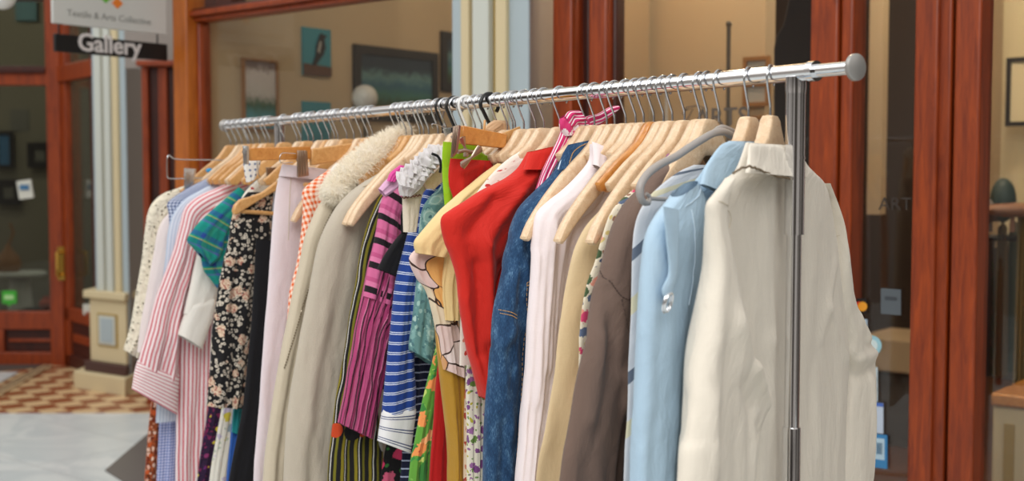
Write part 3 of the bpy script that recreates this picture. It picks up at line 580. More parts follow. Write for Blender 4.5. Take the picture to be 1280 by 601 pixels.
tx = text('Gallery', sh(97, 62.5, .021), .13, TS, plain('sign_letter_white', (205, 200, 198), .5), 'gallery_lettering', sg, .003, .0022)
def meshify(o):
    bpy.context.view_layer.update(); me = bpy.data.meshes.new_from_object(o); n = bpy.data.objects.new(o.name + '_x', me); col.objects.link(n); n.parent = o.parent; n.matrix_parent_inverse = o.matrix_parent_inverse.copy(); n.matrix_basis = o.matrix_basis.copy(); nm = o.name
    for k in o.keys():
        if k in ('label', 'category', 'group', 'kind'): n[k] = o[k]
    bpy.data.objects.remove(o); n.name = nm; return n
def fit(o, pxa, pxb, off):
    bpy.context.view_layer.update(); w = o.dimensions.x; s_ = abs((sh(pxb, 50, off) - sh(pxa, 50, off)).dot(SD)) / w; o.data.size *= s_; return s_
fit(tx, 97, 176, .021); meshify(tx)
t2 = text('Textile & Arts Collective', sh(84, 19.5, .021), .06, TS, plain('sign_letter_grey', (138, 138, 134), .6), 'board_lettering', sg, .001, 0); fit(t2, 84, 188, .021); meshify(t2)
for (a, b, cc_) in ((132, -3, (98, 178, 44)), (146.5, 4, (222, 122, 40)), (139, -13, (230, 190, 60))):
    m = MB(); m.prism([sh(a + dx_ * 7, b + dy_ * 7 + dx_ * .7, .0205) for dx_, dy_ in ((0, -1), (1, 0), (0, 1), (-1, 0))], sN * .002); m.build('diamond', plain('sign_diamond', cc_, .5), sg, world_pts=True)
m = MB(); m.tube([sP + SD * (sx(72)) + sN * .01 + Vector((0, 0, zb_ + .5)), sP + SD * (sx(72)) + sN * .01 + Vector((0, 0, zb_ + .8)), sP + SD * (sx(222)) + sN * .01 + Vector((0, 0, zb_ + .8))], .012); m.tube([sP + SD * sx(190) + sN * .01 + Vector((0, 0, zb_ + .5)), sP + SD * sx(190) + sN * .01 + Vector((0, 0, zb_ + .8))], .012)
m.tube([sP + SD * sx(72) + sN * .01 + Vector((0, 0, zb_)), sP + SD * sx(72) + sN * .01 + Vector((0, 0, z2))], .004); m.tube([sP + SD * sx(195) + sN * .01 + Vector((0, 0, zb_)), sP + SD * sx(195) + sN * .01 + Vector((0, 0, z2))], .004); m.build('bracket', MAT['black'], sg, world_pts=True)
# globe pendant at the top left corner
c = at_depth(2, -6, 6.0); r = thing('pendant_lamp', 'round white glass lamp cut by the top left corner', 'lamp', loc=c); m = MB(); m.sphere((0, 0, 0), .07, 24, 14); m.build('globe', MAT['globe'], r); m = MB(); m.tube([(0, 0, .07), (0, 0, 1.3)], .006, 8); m.build('rod', MAT['black'], r)

for o_ in PENDING: meshify(o_)
# ============================================================ THE RACK
ZR = 1.60
RN = hit(1000, 90.5, (0, 0, ZR), (0, 0, 1)); RF = hit(300, 155.3, (0, 0, ZR), (0, 0, 1))
UH = (RF - RN); RL = UH.length; UH.normalize(); VH = Vector((-UH.y, UH.x, 0))
if VH.y > 0: VH = -VH
def u_at(px): r = ray(px, 218); a = Vector((r.y, -r.x, 0)); return -(Vector((RN.x, RN.y, 0))).dot(a) / UH.dot(a)
def rail(u, dz=0): return RN + UH * u + Vector((0, 0, dz))
rack = thing('clothes_rack', 'chrome clothes rack with a telescopic top rail crowded with hangers', 'rack', loc=(rail(.9).x, rail(.9).y, 0))
u0 = u_at(1018); uE = u_at(1066); uF = u_at(283)
m = MB(); m.tube([rail(u0), rail(uF)], .0130, 24); m.tube([rail(u0 - .002), rail(u0 + .010)], .0150, 24); m.build('rail', MAT['chrome'], rack, world_pts=True)
m = MB(); m.tube([rail(uE), rail(u0 + .02)], .0098, 24); m.build('extension_tube', MAT['chrome'], rack, world_pts=True)
m = MB(); m.lathe([(.0175, 0), (.019, .0012), (.019, .007), (.0175, .0085)], rail(uE - .006), UH, 32); m.build('end_cap', MAT['cap'], rack, world_pts=True)
m = MB(); m.lathe([(.0175, 0), (.019, .0012), (.019, .007), (.0175, .0085)], rail(uF), UH, 32); m.build('end_cap', MAT['cap'], rack, world_pts=True)
for uu, nm in ((u_at(993.5), 0), (u_at(350), 1)):
    p = rail(uu); zc = lambda py: at_depth(991, py, p.y).z
    j1, j2 = (zc(293), zc(533)) if nm == 0 else (1.38, 1.1)
    m = MB(); b = Vector((p.x, p.y, 0))
    m.lathe([(.0146, j1), (.0146, 1.592)], b, n=28); m.lathe([(.0153, (zc(199) if nm == 0 else 1.48)), (.0153, (zc(199) if nm == 0 else 1.48) + .004)], b, n=28)
    m.build('upper_post', MAT['chrome'], rack, world_pts=True)
    m = MB(); m.lathe([(.0112, j2 - .02), (.0112, j1 + .02)], b, n=28); m.build('inner_post', MAT['chrome'], rack, world_pts=True)
    m = MB(); m.lathe([(.0136, .12), (.0136, j2 - .002), (.0128, j2)], b, n=28); m.build('lower_post', MAT['chrome'], rack, world_pts=True)
    m = MB()
    for dv in (-1, 1):
        m.tube([b + Vector((0, 0, .13)), b + VH * dv * .22 + Vector((0, 0, .1))], .012, 16)
    m.build('foot', MAT['chrome'], rack, world_pts=True)
    for dv in (-1, 1):
        c = b + VH * dv * .21; q = MB(); q.lathe([(.03, -.012), (.035, -.008), (.035, .008), (.03, .012)], c + Vector((0, 0, .0352)), UH, 24); q.tube([c + Vector((0, 0, .04)), c + Vector((0, 0, .095))], .008, 8); q.build('caster', MAT['black'], rack, world_pts=True)
    # saddle joining post and rail
    m = MB(); m.lathe([(.0150, 1.570), (.0156, 1.580), (.0150, 1.594)], b, n=28); m.build('joint', MAT['chrome'], rack, world_pts=True)
m = MB(); m.tube([Vector((rail(u_at(993.5)).x, rail(u_at(993.5)).y, .14)), Vector((rail(u_at(350)).x, rail(u_at(350)).y, .14))], .011, 16); m.build('lower_crossbar', MAT['chrome'], rack, world_pts=True)

# ============================================================ HANGERS
def smooth(x): x = max(0, min(1, x)); return x * x * (3 - 2 * x)
def hook_mb(r=.0019, R=.0185, drop=.066):
    pts = []
    for k in range(0, 15):
        a = math.radians(-40 + k * 17.0)  # from back tip over the top to the front
        pts.append((-R * math.cos(a) * 1.0, 0, R * math.sin(a) * 1.0))
    pts = [(x, 0, z + .0153 - R) for x, y, z in pts]
    x, _, z = pts[-1]; pts += [(x * .80, 0, -.018), (x * .42, 0, -.032), (.001, 0, -.045), (0, 0, -.052), (0, 0, -drop)]
    q = MB(); q.tube(pts, r, 8); return q
def interp(T, a):
    for (x0, y0), (x1, y1) in zip(T, T[1:]):
        if a <= x1: f = (a - x0) / (x1 - x0); return y0 + (y1 - y0) * f
    return T[-1][1]
TOPZ = [(0, 0), (.012, .0004), (.019, .004), (.026, .016), (.040, .034), (.060, .050), (.085, .068), (.115, .094), (.145, .122), (.172, .150), (.190, .172), (.200, .192)]
HGT = [(0, .060), (.02, .060), (.03, .054), (.05, .044), (.09, .036), (.15, .031), (.185, .028), (.195, .020), (.2001, .004)]
def wood_mb(half=.20, thick=.0095, bow=.012, top=-.060, thickn=.0108, **k_):
    """shaped wooden hanger body; x towards the front arm, y thickness, z up"""
    N = 60; K = 14; vs = []; fs = []
    xs = sorted(set([-half + 2 * half * i / N for i in range(N + 1)] + [s_ * v_ for v_ in (.012, .017, .021, .025, .03) for s_ in (-1, 1)]))
    N = len(xs) - 1
    for x in xs:
        a = abs(x); e_ = .2 - (half - a) if half < .2 and a > half - .02 else a
        zt = top - interp(TOPZ, a); hgt = interp(HGT, a) if half >= .2 else min(interp(HGT, a), interp(HGT, e_))
        f = smooth((a - .03) / .05); th = thickn * (1 - f) + thick * f; y0 = bow * (a / .2) ** 2
        for k in range(K):
            ang = 2 * PI * k / K + PI / K; ex = lambda q: math.copysign(abs(q) ** .36, q)
            vs.append((x, y0 + th * ex(math.cos(ang)), zt - hgt / 2 + hgt / 2 * ex(math.sin(ang))))
    for i in range(N):
        for k in range(K): fs.append((i * K + k, i * K + (k + 1) % K, (i + 1) * K + (k + 1) % K, (i + 1) * K + k))
    fs += [tuple(range(K)), tuple(N * K + k for k in range(K))[::-1]]
    q = MB(); q.add(vs, fs, True); return q
ME = {}
ME['hook'] = hook_mb().mesh('hook'); ME['hook'].materials.append(MAT['steel'])
for nm, mt in (('hanger', 'hanger'), ('tan', 'hanger_tan'), ('orange', 'hanger_orange')):
    ME[nm] = wood_mb(half=.125, thick=.006, bow=0).mesh(nm + '_body'); ME[nm].materials.append(MAT[mt])
    ME[nm + '_mini'] = wood_mb(half=.062, thick=.006, bow=0).mesh(nm + '_small_body'); ME[nm + '_mini'].materials.append(MAT[mt])
    ME[nm + '_full'] = wood_mb().mesh(nm + '_wide_body'); ME[nm + '_full'].materials.append(MAT[mt])
kb = MB(); kb.tube([(-.16, 0, -.172), (.16, 0, -.172)], .0052, 10); ME['bar'] = kb.mesh('bar'); ME['bar'].materials.append(MAT['hanger_tan'])
RZ0 = math.atan2(VH.y, VH.x)
def place(root, px, yaw): p = rail(u_at(px)); root.location = p; root.rotation_euler = (0, 0, RZ0 + math.radians(yaw))
def child(name, me, parent): o = bpy.data.objects.new(name, me); col.objects.link(o); o.parent = parent; return o
FULL = {840: 1, 804: 1, 758: 1, 525: 1, 530: 1, 452: 1}
MINI = (634, 622, 602, 592, 580, 571, 558, 548, 536, 515, 669, 680, 690, 700, 655, 644, 743, 731, 719, 768, 962, 935, 782, 794)
HR = random.Random(4)
def hanger(px, yaw, label, style='hanger', bar=False, group=None, bow=1):
    r = thing('wooden_hanger', label, 'hanger', group); yaw += HR.uniform(-1.6, 1.6) if px < 930 else 0; place(r, px, yaw); r.rotation_euler[1] = math.radians(HR.uniform(-.5, .5)); child('hook', ME['hook'], r); b = child('shoulder_piece', ME[style + ('_full' if px in FULL else '_mini' if px in MINI else '')], r)
    if bow < 0: b.scale = (1, -1, 1)
    if bar: child('trouser_bar', ME['bar'], r)
    return r

# ============================================================ GARMENTS
class Plane:
    def __init__(s, px, yaw=0, base=None):
        s.P = rail(u_at(px)) if base is None else Vector(base); s.rz = RZ0 + math.radians(yaw)
        s.X = Vector((math.cos(s.rz), math.sin(s.rz), 0)); s.Y = Vector((-math.sin(s.rz), math.cos(s.rz), 0))
    def loc(s, px, py, dy=0): h = hit(px, py, s.P + s.Y * dy, s.Y); d = h - s.P; return (d.dot(s.X), d.z)
    def world(s, v): return s.P + s.X * v[0] + s.Y * v[1] + Vector((0, 0, v[2]))
def catmull(pts, N):
    """arc-length resampled smooth curve through 2-D points"""
    n = len(pts)
    if n == 2: return [(pts[0][0] + (pts[1][0] - pts[0][0]) * k / N, pts[0][1] + (pts[1][1] - pts[0][1]) * k / N) for k in range(N + 1)]
    P = [(2 * pts[0][0] - pts[1][0], 2 * pts[0][1] - pts[1][1])] + list(pts) + [(2 * pts[-1][0] - pts[-2][0], 2 * pts[-1][1] - pts[-2][1])]
    out = []
    for i in range(1, n):
        p0, p1, p2, p3 = P[i - 1:i + 3]
        for k in range(12):
            t = k / 12; out.append(tuple(.5 * (2 * p1[c] + (p2[c] - p0[c]) * t + (2 * p0[c] - 5 * p1[c] + 4 * p2[c] - p3[c]) * t * t + (3 * p1[c] - p0[c] - 3 * p2[c] + p3[c]) * t ** 3) for c in (0, 1)))
    out.append(tuple(pts[-1])); L = [0]
    for a, b in zip(out, out[1:]): L.append(L[-1] + math.hypot(b[0] - a[0], b[1] - a[1]))
    res = []; j = 0
    for k in range(N + 1):
        s = L[-1] * k / N
        while j < len(L) - 2 and L[j + 1] < s: j += 1
        f = (s - L[j]) / max(1e-9, L[j + 1] - L[j]); res.append((out[j][0] + (out[j + 1][0] - out[j][0]) * f, out[j][1] + (out[j + 1][1] - out[j][1]) * f))
    return res
class Loft:
    def __init__(s, pl, L, R=None, dy=0, th=.012, amp=.004, nf=3, seed=0, nt=64, ns=30, hem=None, inset=0, noisy=1.0, px=True, flare=0, ampx=.0, hemc=0, slant=0, ridges=(), lean=0, nzs=1, tr=.15):
        s.pl = pl; s.dy = dy
        if nt <= 30: amp *= .35
        Lc = [pl.loc(a, b, dy) for a, b in L] if px else list(L)
        if hem is not None:
            a, b = Lc[-2], Lc[-1]; z = hem - pl.P.z
            if z < b[1]: k = (z - b[1]) / min(-1e-3, b[1] - a[1]); Lc.append((b[0] + (b[0] - a[0]) * min(k, 3) * .6, z))
        if R is None: Rc = [(-x, z) for x, z in Lc]
        elif isinstance(R, (int, float)): Rc = [(x - R * smooth(.25 + i / max(1, len(Lc) - 1) * 3), z) for i, (x, z) in enumerate(Lc)]
        else:
            Rc = [pl.loc(a, b, dy) for a, b in R] if px else list(R)
            if hem is not None:
                a, b = Rc[-2], Rc[-1]; z = hem - pl.P.z
                if z < b[1]: k = (z - b[1]) / min(-1e-3, b[1] - a[1]); Rc.append((b[0] + (b[0] - a[0]) * min(k, 3) * .6, z))
        if inset: Lc = [(max(x - inset * smooth(i / 2), .02), z) for i, (x, z) in enumerate(Lc)]; Rc = [(x + (inset if R is None else 0) * smooth(i / 2), z) for i, (x, z) in enumerate(Rc)]
        BR = [(pl.loc(*a, dy), pl.loc(*b, dy), wd, ht) for a, b, wd, ht in ridges]
        A = catmull(Lc, nt); B = catmull(Rc, nt); s.nt = nt; s.ns = ns
        V = []; UV = []; Lacc = 0
        rn = random.Random(seed); ph = [rn.random() * 6.28 for _ in range(6)]
        for i in range(nt + 1):
            t = i / nt; (ax, az), (bx, bz) = A[i], B[i]
            if i: Lacc += math.hypot(A[i][0] - A[i - 1][0], A[i][1] - A[i - 1][1])
            w = math.hypot(ax - bx, az - bz); ta = th * ((.55 + .45 * smooth(t / tr)) if tr < .2 else (.25 + .75 * smooth(t / tr))) * (1 + flare * t)
            am = amp * (.12 + .88 * smooth((t - .04) / .5)) * noisy
            row = []
            for j in range(ns):
                extra = 0; q = j / (ns - 1); q2 = .5 - .5 * math.cos(q * PI)  # denser at the edges
                x = ax + (bx - ax) * q2; z = az + (bz - az) * q2
                prof = max(0, 1 - abs(2 * q2 - 1) ** 3.2) ** .5
                wv = math.sin(2 * PI * (nf * q2 + .22 * math.sin(2.2 * t + ph[0])) + ph[1] + 1.3 * math.sin(t * 3.1 + ph[2])) + .45 * math.sin(2 * PI * (nf * 2.3 * q2) + ph[3] + t * 2.5)
                xo_, zo_ = x, z; x *= nzs; z *= nzs; nz = noise.noise(Vector((x * 13 + z * 2 + seed * 3.1, z * 3.2, seed))) * 1.2 + noise.noise(Vector((x * 34 - z * 5 + seed, z * 9, seed * 2.0))) * .5 + noise.noise(Vector((x * 80, z * 34 + x * 30, seed * 1.7))) * .16
                x, z = xo_, zo_
                for (q0, q1_, wd, ht) in BR:
                    ex, ez = q1_[0] - q0[0], q1_[1] - q0[1]; tt_ = max(0, min(1, ((x - q0[0]) * ex + (z - q0[1]) * ez) / (ex * ex + ez * ez + 1e-9))); dd = ((x - q0[0] - ex * tt_) ** 2 + (z - q0[1] - ez * tt_) ** 2) / (wd * wd)
                    if dd < 6: extra += ht * math.exp(-dd)
                c = extra + lean * t + am * (wv * .5 + nz * 1.25)
                xe = ampx * math.sin(t * 9 + ph[4]) * t
                row.append([x + xe, z, c, ta * prof, q2 * w, Lacc])
            un = 0; uf = 0; prevn = None
            for k_, it in enumerate(row):
                if k_: d_x = math.hypot(it[0] - row[k_ - 1][0], it[1] - row[k_ - 1][1]); un += math.hypot(d_x, it[2] + it[3] - row[k_ - 1][2] - row[k_ - 1][3]); uf -= math.hypot(d_x, it[2] * .8 - it[3] - row[k_ - 1][2] * .8 + row[k_ - 1][3])
                it[4] = (un, uf)
            V.append(row)
        s.rows = V; me = MB(); n = ns
        hz = [hemc * 0] * n
        for row in V: # near face then far face
            me.v += [(x, dy + c + tt, z) for x, z, c, tt, _, _ in row] + [(x, dy + c * .8 - tt, z) for x, z, c, tt, _, _ in row[::-1]][0:]
            UV += [(u[0], l) for *_, u, l in row] + [(u[1], l) for *_, u, l in row[::-1]]
        m2 = 2 * n
        # turned-in hem so the opening has thickness
        last = V[-1]
        for kk, (ins, up) in enumerate(((.0022, .0005), (.003, .03))):
            last = V[-1] if kk == 0 else V[-1 - min(3, nt // 3)]
            me.v += [(x, dy + c + max(0, tt - ins), z) for x, z, c, tt, _, _ in last] + [(x, dy + c * .8 - max(0, tt - ins), z) for x, z, c, tt, _, _ in last[::-1]]
            UV += [(u[0], l) for *_, u, l in last] + [(u[1], l) for *_, u, l in last[::-1]]
        R_ = nt + 3
        for i in range(R_ - 1):
            for k in range(m2): me.f.append((i * m2 + k, i * m2 + (k + 1) % m2, (i + 1) * m2 + (k + 1) % m2, (i + 1) * m2 + k)); me.smooth.append(True)
        s.mb = me; s.UV = UV
    def build(s, name, mat, parent, label=None):
        me = s.mb.mesh(name); me.materials.append(mat); uvl = me.uv_layers.new(name='uv')
        dat = [0.0] * (2 * len(me.loops))
        for i, lp_ in enumerate(me.loops): dat[2 * i], dat[2 * i + 1] = s.UV[lp_.vertex_index]
        uvl.data.foreach_set('uv', dat)
        o = bpy.data.objects.new(name, me); col.objects.link(o); o.parent = parent
        if label: o['label'] = label
        return o
    def near(s, px, py, lift=.0008):
        """surface point of the near face that shows at a picture point"""
        v = s.pl.loc(px, py, s.dy); best = None
        for row in s.rows:
            for x, z, c, tt, _, _ in row:
                d = (x - v[0]) ** 2 + (z - v[1]) ** 2
                if best is None or d < best[0]: best = (d, c, tt)
        return Vector((v[0], s.dy + best[1] + best[2] + lift, v[1]))
    def seam(s, pts, mat, parent, r=.0006, name='seam', n=None, dash=False):
        P = [s.near(a, b) for a, b in catmull(pts, n or 22)]; q = MB()
        if dash:
            for a, b in zip(P, P[1:]): q.tube([a, a.lerp(b, .62)], r, 5)
        else: q.tube(P, r, 5)
        return q.build(name, mat, parent)
def garment(name, label, cat, pl_):
    r = thing(name, label, cat); r.location = pl_.P; r.rotation_euler = (0, 0, pl_.rz); return r
# ============================================================ FABRICS
C = {}
C['linen'] = cloth('cream_linen', (224, 216, 202), crinkle=.3, weave=900, wstr=.5)
C['chambray'] = cloth('pale_blue_chambray', (172, 198, 218), crinkle=.35)
C['brown'] = cloth('taupe_brown_cotton', (112, 92, 82), crinkle=.4)
C['cream_satin'] = cloth('cream_silk', (214, 190, 150), rough=.45, crinkle=.2, wstr=.05)
C['white_sheer'] = cloth('white_pink_chiffon', (240, 228, 230), crinkle=.2)
C['linen_grey'] = cloth('oatmeal_linen', (190, 180, 164), crinkle=.25, weave=700, wstr=.8)
C['leather'] = cloth('beige_faux_leather', (202, 190, 168), rough=.5, crinkle=.15, wstr=.1)
C['white_denim'] = cloth('white_pink_denim', (226, 214, 220), crinkle=.25, weave=900)
C['red'] = cloth('scarlet_cotton', (206, 38, 26), rough=.7, crinkle=.35)
C['red_skirt'] = cloth('red_cotton', (196, 34, 26), rough=.7, crinkle=.4)
C['yellow'] = cloth('butter_yellow_silk', (232, 204, 146), rough=.5, crinkle=.3)
C['mustard'] = cloth('mustard_satin', (178, 134, 44), rough=.4, crinkle=.35, wstr=.05)
C['black'] = cloth('black_cotton', (20, 20, 24), crinkle=.3)
C['offwhite'] = cloth('off_white_cotton', (232, 228, 220), crinkle=.25)
C['palepink'] = cloth('pale_shell_cotton', (230, 218, 216), crinkle=.3)
def denim(t, uv):
    n = t.noise(t.uv(900, 160), 1, 3, .6); n2 = t.noise(t.uv(60, 22), 1, 6, .65); n3 = t.noise(t.uv(260, 900), 1, 2)
    c = t.ramp(t.math('MULTIPLY_ADD', n, .45, t.math('MULTIPLY', n2, .55)), [(.34, srgb(18, 42, 72)), (.52, srgb(38, 74, 112)), (.66, srgb(104, 144, 178))])
    return t.mix(t.math('MULTIPLY', n3, .3), c, (*srgb(34, 58, 88), 1))
C['denim'] = cloth('blue_denim', denim, crinkle=.5, weave=900, wstr=.5)
C['pinkstripe'] = cloth('pink_striped_cotton', vstripes(.0125, [(0, (236, 222, 224)), (.56, (206, 112, 122))]), crinkle=.25)
C['pinkcuff'] = cloth('pink_cuff_cotton', vstripes(.008, [(0, (236, 226, 226)), (.6, (208, 140, 148))], axis=1), crinkle=.2)
C['bluepin'] = cloth('light_blue_pinstripe', vstripes(.009, [(0, (186, 200, 220)), (.55, (214, 222, 234))]), crinkle=.25)
C['bluecheck'] = cloth('navy_gingham', gingham(.010, (214, 222, 238), (52, 72, 128)), crinkle=.2)
C['bluegingham'] = cloth('sky_blue_gingham', gingham(.0085, (198, 206, 232), (84, 104, 172)), crinkle=.25)
C['orangegingham'] = cloth('orange_gingham', gingham(.0125, (248, 226, 208), (226, 96, 26), rot=.5), crinkle=.2)
C['brownfloral'] = cloth('rust_floral', floral((140, 66, 30), [(216, 170, 150), (198, 90, 44), (120, 46, 26), (222, 190, 170)], 74, .46, [(70, 34, 22), (170, 84, 40), (206, 150, 120)], 120, .38), crinkle=.25)
def ditsy(t, uv):
    w = t.warp(uv, 40, .012); c = (*srgb(26, 25, 27), 1)
    v = t.voro(t.uv(1, 1), 98); d = v.outputs['Distance']; ring = t.math('MULTIPLY', t.math('LESS_THAN', d, .40), t.math('GREATER_THAN', d, .18)); c = t.mix(ring, c, (*srgb(206, 196, 180), 1))
    v2 = t.voro(w, 30); d2 = v2.outputs['Distance']; pet = t.math('LESS_THAN', d2, t.math('MULTIPLY_ADD', t.noise(uv, 150, 2), .5, .14)); keep = t.math('GREATER_THAN', t.xyz(v2.outputs['Color'])[0], .3)
    sel = t.ramp(t.noise(uv, 130, 2), [(.42, srgb(170, 110, 96)), (.5, srgb(226, 206, 180)), (.62, srgb(190, 160, 136))]); return t.mix(t.math('MULTIPLY', pet, keep), c, sel)
C['blackfloral'] = cloth('black_ditsy_floral', ditsy, crinkle=.2)
C['purple'] = cloth('purple_ikat', floral((44, 24, 54), [(206, 186, 60), (132, 50, 100), (60, 30, 80), (96, 40, 110)], 46, .3, [(120, 36, 80), (30, 16, 40)], 90, .4, warp=.05), crinkle=.3)
C['whitefloral'] = cloth('white_printed_cotton', floral((222, 218, 206), [(206, 190, 70), (150, 170, 180), (190, 180, 200)], 26, .3, [(180, 190, 170)], 50, .2), crinkle=.3)
def plaid(t, uv):
    x = t.xyz(uv); c = stripe(t, x[1], .075, [(0, srgb(22, 138, 128)), (.3, srgb(40, 76, 150)), (.5, srgb(28, 150, 120)), (.56, srgb(196, 190, 80)), (.60, srgb(20, 120, 120)), (.8, srgb(90, 100, 170)), (.88, srgb(24, 150, 140))]); c2 = stripe(t, x[0], .06, [(0, srgb(20, 130, 120)), (.5, srgb(44, 70, 150)), (.7, srgb(60, 170, 140))]); return t.mix(.38, c, c2)
C['plaid'] = cloth('teal_madras', plaid, crinkle=.35)
C['teal'] = cloth('teal_satin', (20, 128, 132), rough=.4, crinkle=.3)
C['royal'] = cloth('royal_blue_cotton', (38, 84, 160), crinkle=.3)
def multi(t, uv):
    x = t.xyz(t.warp(uv, 5, .03)); c = stripe(t, x[0], .034, [(0, srgb(28, 26, 26)), (.3, srgb(136, 124, 34)), (.5, srgb(24, 22, 24)), (.58, srgb(206, 204, 196)), (.64, srgb(24, 22, 24)), (.82, srgb(112, 108, 30))])
    v = t.voro(uv, 14); k = t.math('LESS_THAN', v.outputs['Distance'], .36); sel = t.ramp(t.xyz(v.outputs['Color'])[0], [(0, srgb(196, 70, 34)), (.25, srgb(170, 200, 214)), (.5, srgb(28, 26, 28)), (.75, srgb(206, 206, 200))], 'CONSTANT'); return t.mix(t.math('MULTIPLY', k, t.math('GREATER_THAN', t.xyz(v.outputs['Color'])[1], .35)), c, sel)
C['multi'] = cloth('olive_black_print', multi, crinkle=.25)
def pleat(t, uv):
    x = t.xyz(t.warp(uv, 9, .012)); c = stripe(t, x[0], .034, [(0, srgb(206, 92, 142)), (.3, srgb(34, 16, 28)), (.4, srgb(188, 70, 124)), (.72, srgb(226, 130, 170)), (.8, srgb(26, 16, 24)), (.9, srgb(196, 84, 134))]); n = t.noise(t.uv(260, 30), 1, 2); return t.mix(t.math('MULTIPLY', n, .4), c, (*srgb(120, 36, 76), 1))
C['pleat'] = cloth('pink_black_pleats', pleat, crinkle=.5, crs=(120, 6), cd=.01)
C['pinkband'] = cloth('pink_black_bands', vstripes(.052, [(0, (30, 22, 28)), (.26, (206, 104, 150)), (.62, (190, 84, 132)), (.8, (214, 120, 162))], axis=1), crinkle=.35)
C['bluestripe'] = cloth('royal_blue_white_stripe', vstripes(.021, [(0, (30, 62, 138)), (.68, (212, 220, 236)), (.76, (30, 62, 138)), (.86, (212, 220, 236)), (.94, (30, 62, 138))], axis=1), crinkle=.25)
C['whitestripe'] = cloth('white_navy_stripe', vstripes(.021, [(0, (228, 228, 230)), (.6, (40, 56, 110)), (.68, (228, 228, 230)), (.8, (40, 56, 110)), (.87, (228, 228, 230))], axis=1), crinkle=.25)
C['navystripe'] = cloth('navy_white_pinstripe', vstripes(.017, [(0, (22, 28, 54)), (.84, (170, 180, 206))], axis=1), crinkle=.25)
C['paisley'] = cloth('sea_green_paisley', floral((104, 148, 148), [(146, 184, 178), (84, 128, 134), (128, 170, 168)], 30, .5, [(158, 194, 188), (80, 120, 126)], 70, .35, dot=(70, 110, 118), ringc=(178, 206, 198)), crinkle=.3)
C['lime'] = cloth('lime_green_print', floral((146, 190, 30), [(226, 228, 190), (150, 200, 40), (110, 120, 60)], 14, .42, warp=.05), crinkle=.25)
C['greenfloral'] = cloth('green_orange_floral', floral((96, 156, 60), [(232, 148, 84), (226, 206, 150), (240, 180, 120), (60, 130, 60)], 24, .46, [(190, 206, 110), (60, 140, 70), (120, 176, 80)], 60, .38, dot=(200, 80, 60), warp=.06), crinkle=.3)
C['redlong'] = cloth('crimson_cotton', (176, 22, 22), crinkle=.35)
def pastel(t, uv):
    w = t.warp(uv, 8, .12); v = t.voro(w, 16); sel = t.ramp(t.xyz(v.outputs['Color'])[0], [(0, srgb(226, 200, 194)), (.25, srgb(232, 176, 104)), (.45, srgb(232, 216, 212)), (.7, srgb(216, 160, 110)), (.85, srgb(226, 208, 180))], 'CONSTANT')
    e = t.voro(w, 16, 'DISTANCE_TO_EDGE'); return t.mix(t.math('LESS_THAN', e.outputs['Distance'], .025), sel, (*srgb(70, 50, 44), 1))
C['pastel'] = cloth('peach_line_drawn_floral', pastel, crinkle=.25)
C['redlace'] = cloth('cream_rust_floral', floral((218, 196, 170), [(168, 62, 48), (196, 110, 84), (150, 60, 50)], 40, .36, [(190, 120, 96)], 70, .25), crinkle=.25)
C['purplefloral'] = cloth('cream_violet_floral', floral((220, 214, 196), [(120, 70, 126), (150, 100, 150), (98, 128, 62)], 56, .42, [(110, 140, 80), (180, 170, 60), (140, 90, 140)], 100, .32), crinkle=.25)
C['ditsywhite'] = cloth('white_red_sprig', floral((232, 226, 214), [(200, 70, 60), (210, 130, 110), (190, 60, 60)], 60, .3), crinkle=.25)
C['flower'] = cloth('ivory_garden_floral', floral((224, 214, 192), [(206, 70, 110), (90, 104, 130), (222, 150, 130), (70, 90, 60), (190, 150, 80)], 44, .42, [(96, 116, 70), (70, 84, 110), (206, 186, 120), (150, 110, 90)], 84, .34), crinkle=.25)
C['bluedot'] = cloth('blue_confetti_print', floral((22, 108, 176), [(226, 120, 60), (220, 220, 210), (232, 190, 60)], 70, .24), crinkle=.25)
def diag(t, uv):
    x = t.xyz(t.uv(rot=.62)); n = stripe(t, x[1], .145, [(0, srgb(206, 210, 216)), (.26, srgb(98, 108, 124)), (.36, srgb(204, 208, 214)), (.66, srgb(214, 208, 178)), (.8, srgb(206, 210, 216))]); return n
C['diag'] = cloth('pale_diagonal_stripe', diag, crinkle=.25)
C['polka'] = cloth('white_blue_polka', lambda t, uv: t.mix(t.math('LESS_THAN', t.voro(uv, 62, rnd=0).outputs['Distance'], .2), (*srgb(232, 230, 226), 1), (*srgb(60, 90, 140), 1)), crinkle=.2)
def crochet_alpha(t, uv):
    v = t.voro(t.warp(uv, 50, .012), 70, rnd=.8); return t.math('SUBTRACT', 1, t.math('LESS_THAN', v.outputs['Distance'], .22))
def crochetm():
    t = NT('cream_crochet'); uv = t.uv(); v = t.voro(t.warp(uv, 50, .012), 70, rnd=.8); n = t.noise(uv, 420, 3); h = t.math('ADD', v.outputs['Distance'], t.math('MULTIPLY', n, .4))
    c = t.mix(t.math('MULTIPLY', n, .3), (*srgb(238, 230, 210), 1), (*srgb(206, 192, 164), 1)); return t.pbr(c, .9, normal=t.bump(h, 1.0, .006), alpha=crochet_alpha(t, uv), sheen=.1)
C['crochet'] = crochetm()
C['scarf'] = cloth('magenta_white_scarf', floral((206, 52, 112), [(236, 220, 226), (210, 60, 120), (240, 230, 232)], 62, .5, warp=.05), rough=.5, crinkle=.4)
C['scarfs'] = cloth('magenta_white_stripe_scarf', vstripes(.016, [(0, (206, 46, 110)), (.45, (238, 224, 230)), (.6, (206, 56, 116)), (.85, (238, 224, 230))], axis=0, warp=.02), rough=.5, crinkle=.4)
C['frill'] = cloth('white_organza', (246, 243, 245), crinkle=.3, transl=.45)
C['laven'] = cloth('lilac_pink_organza', (222, 176, 208), crinkle=.4)
C['magenta'] = cloth('hot_pink_satin', (222, 74, 158), rough=.4)
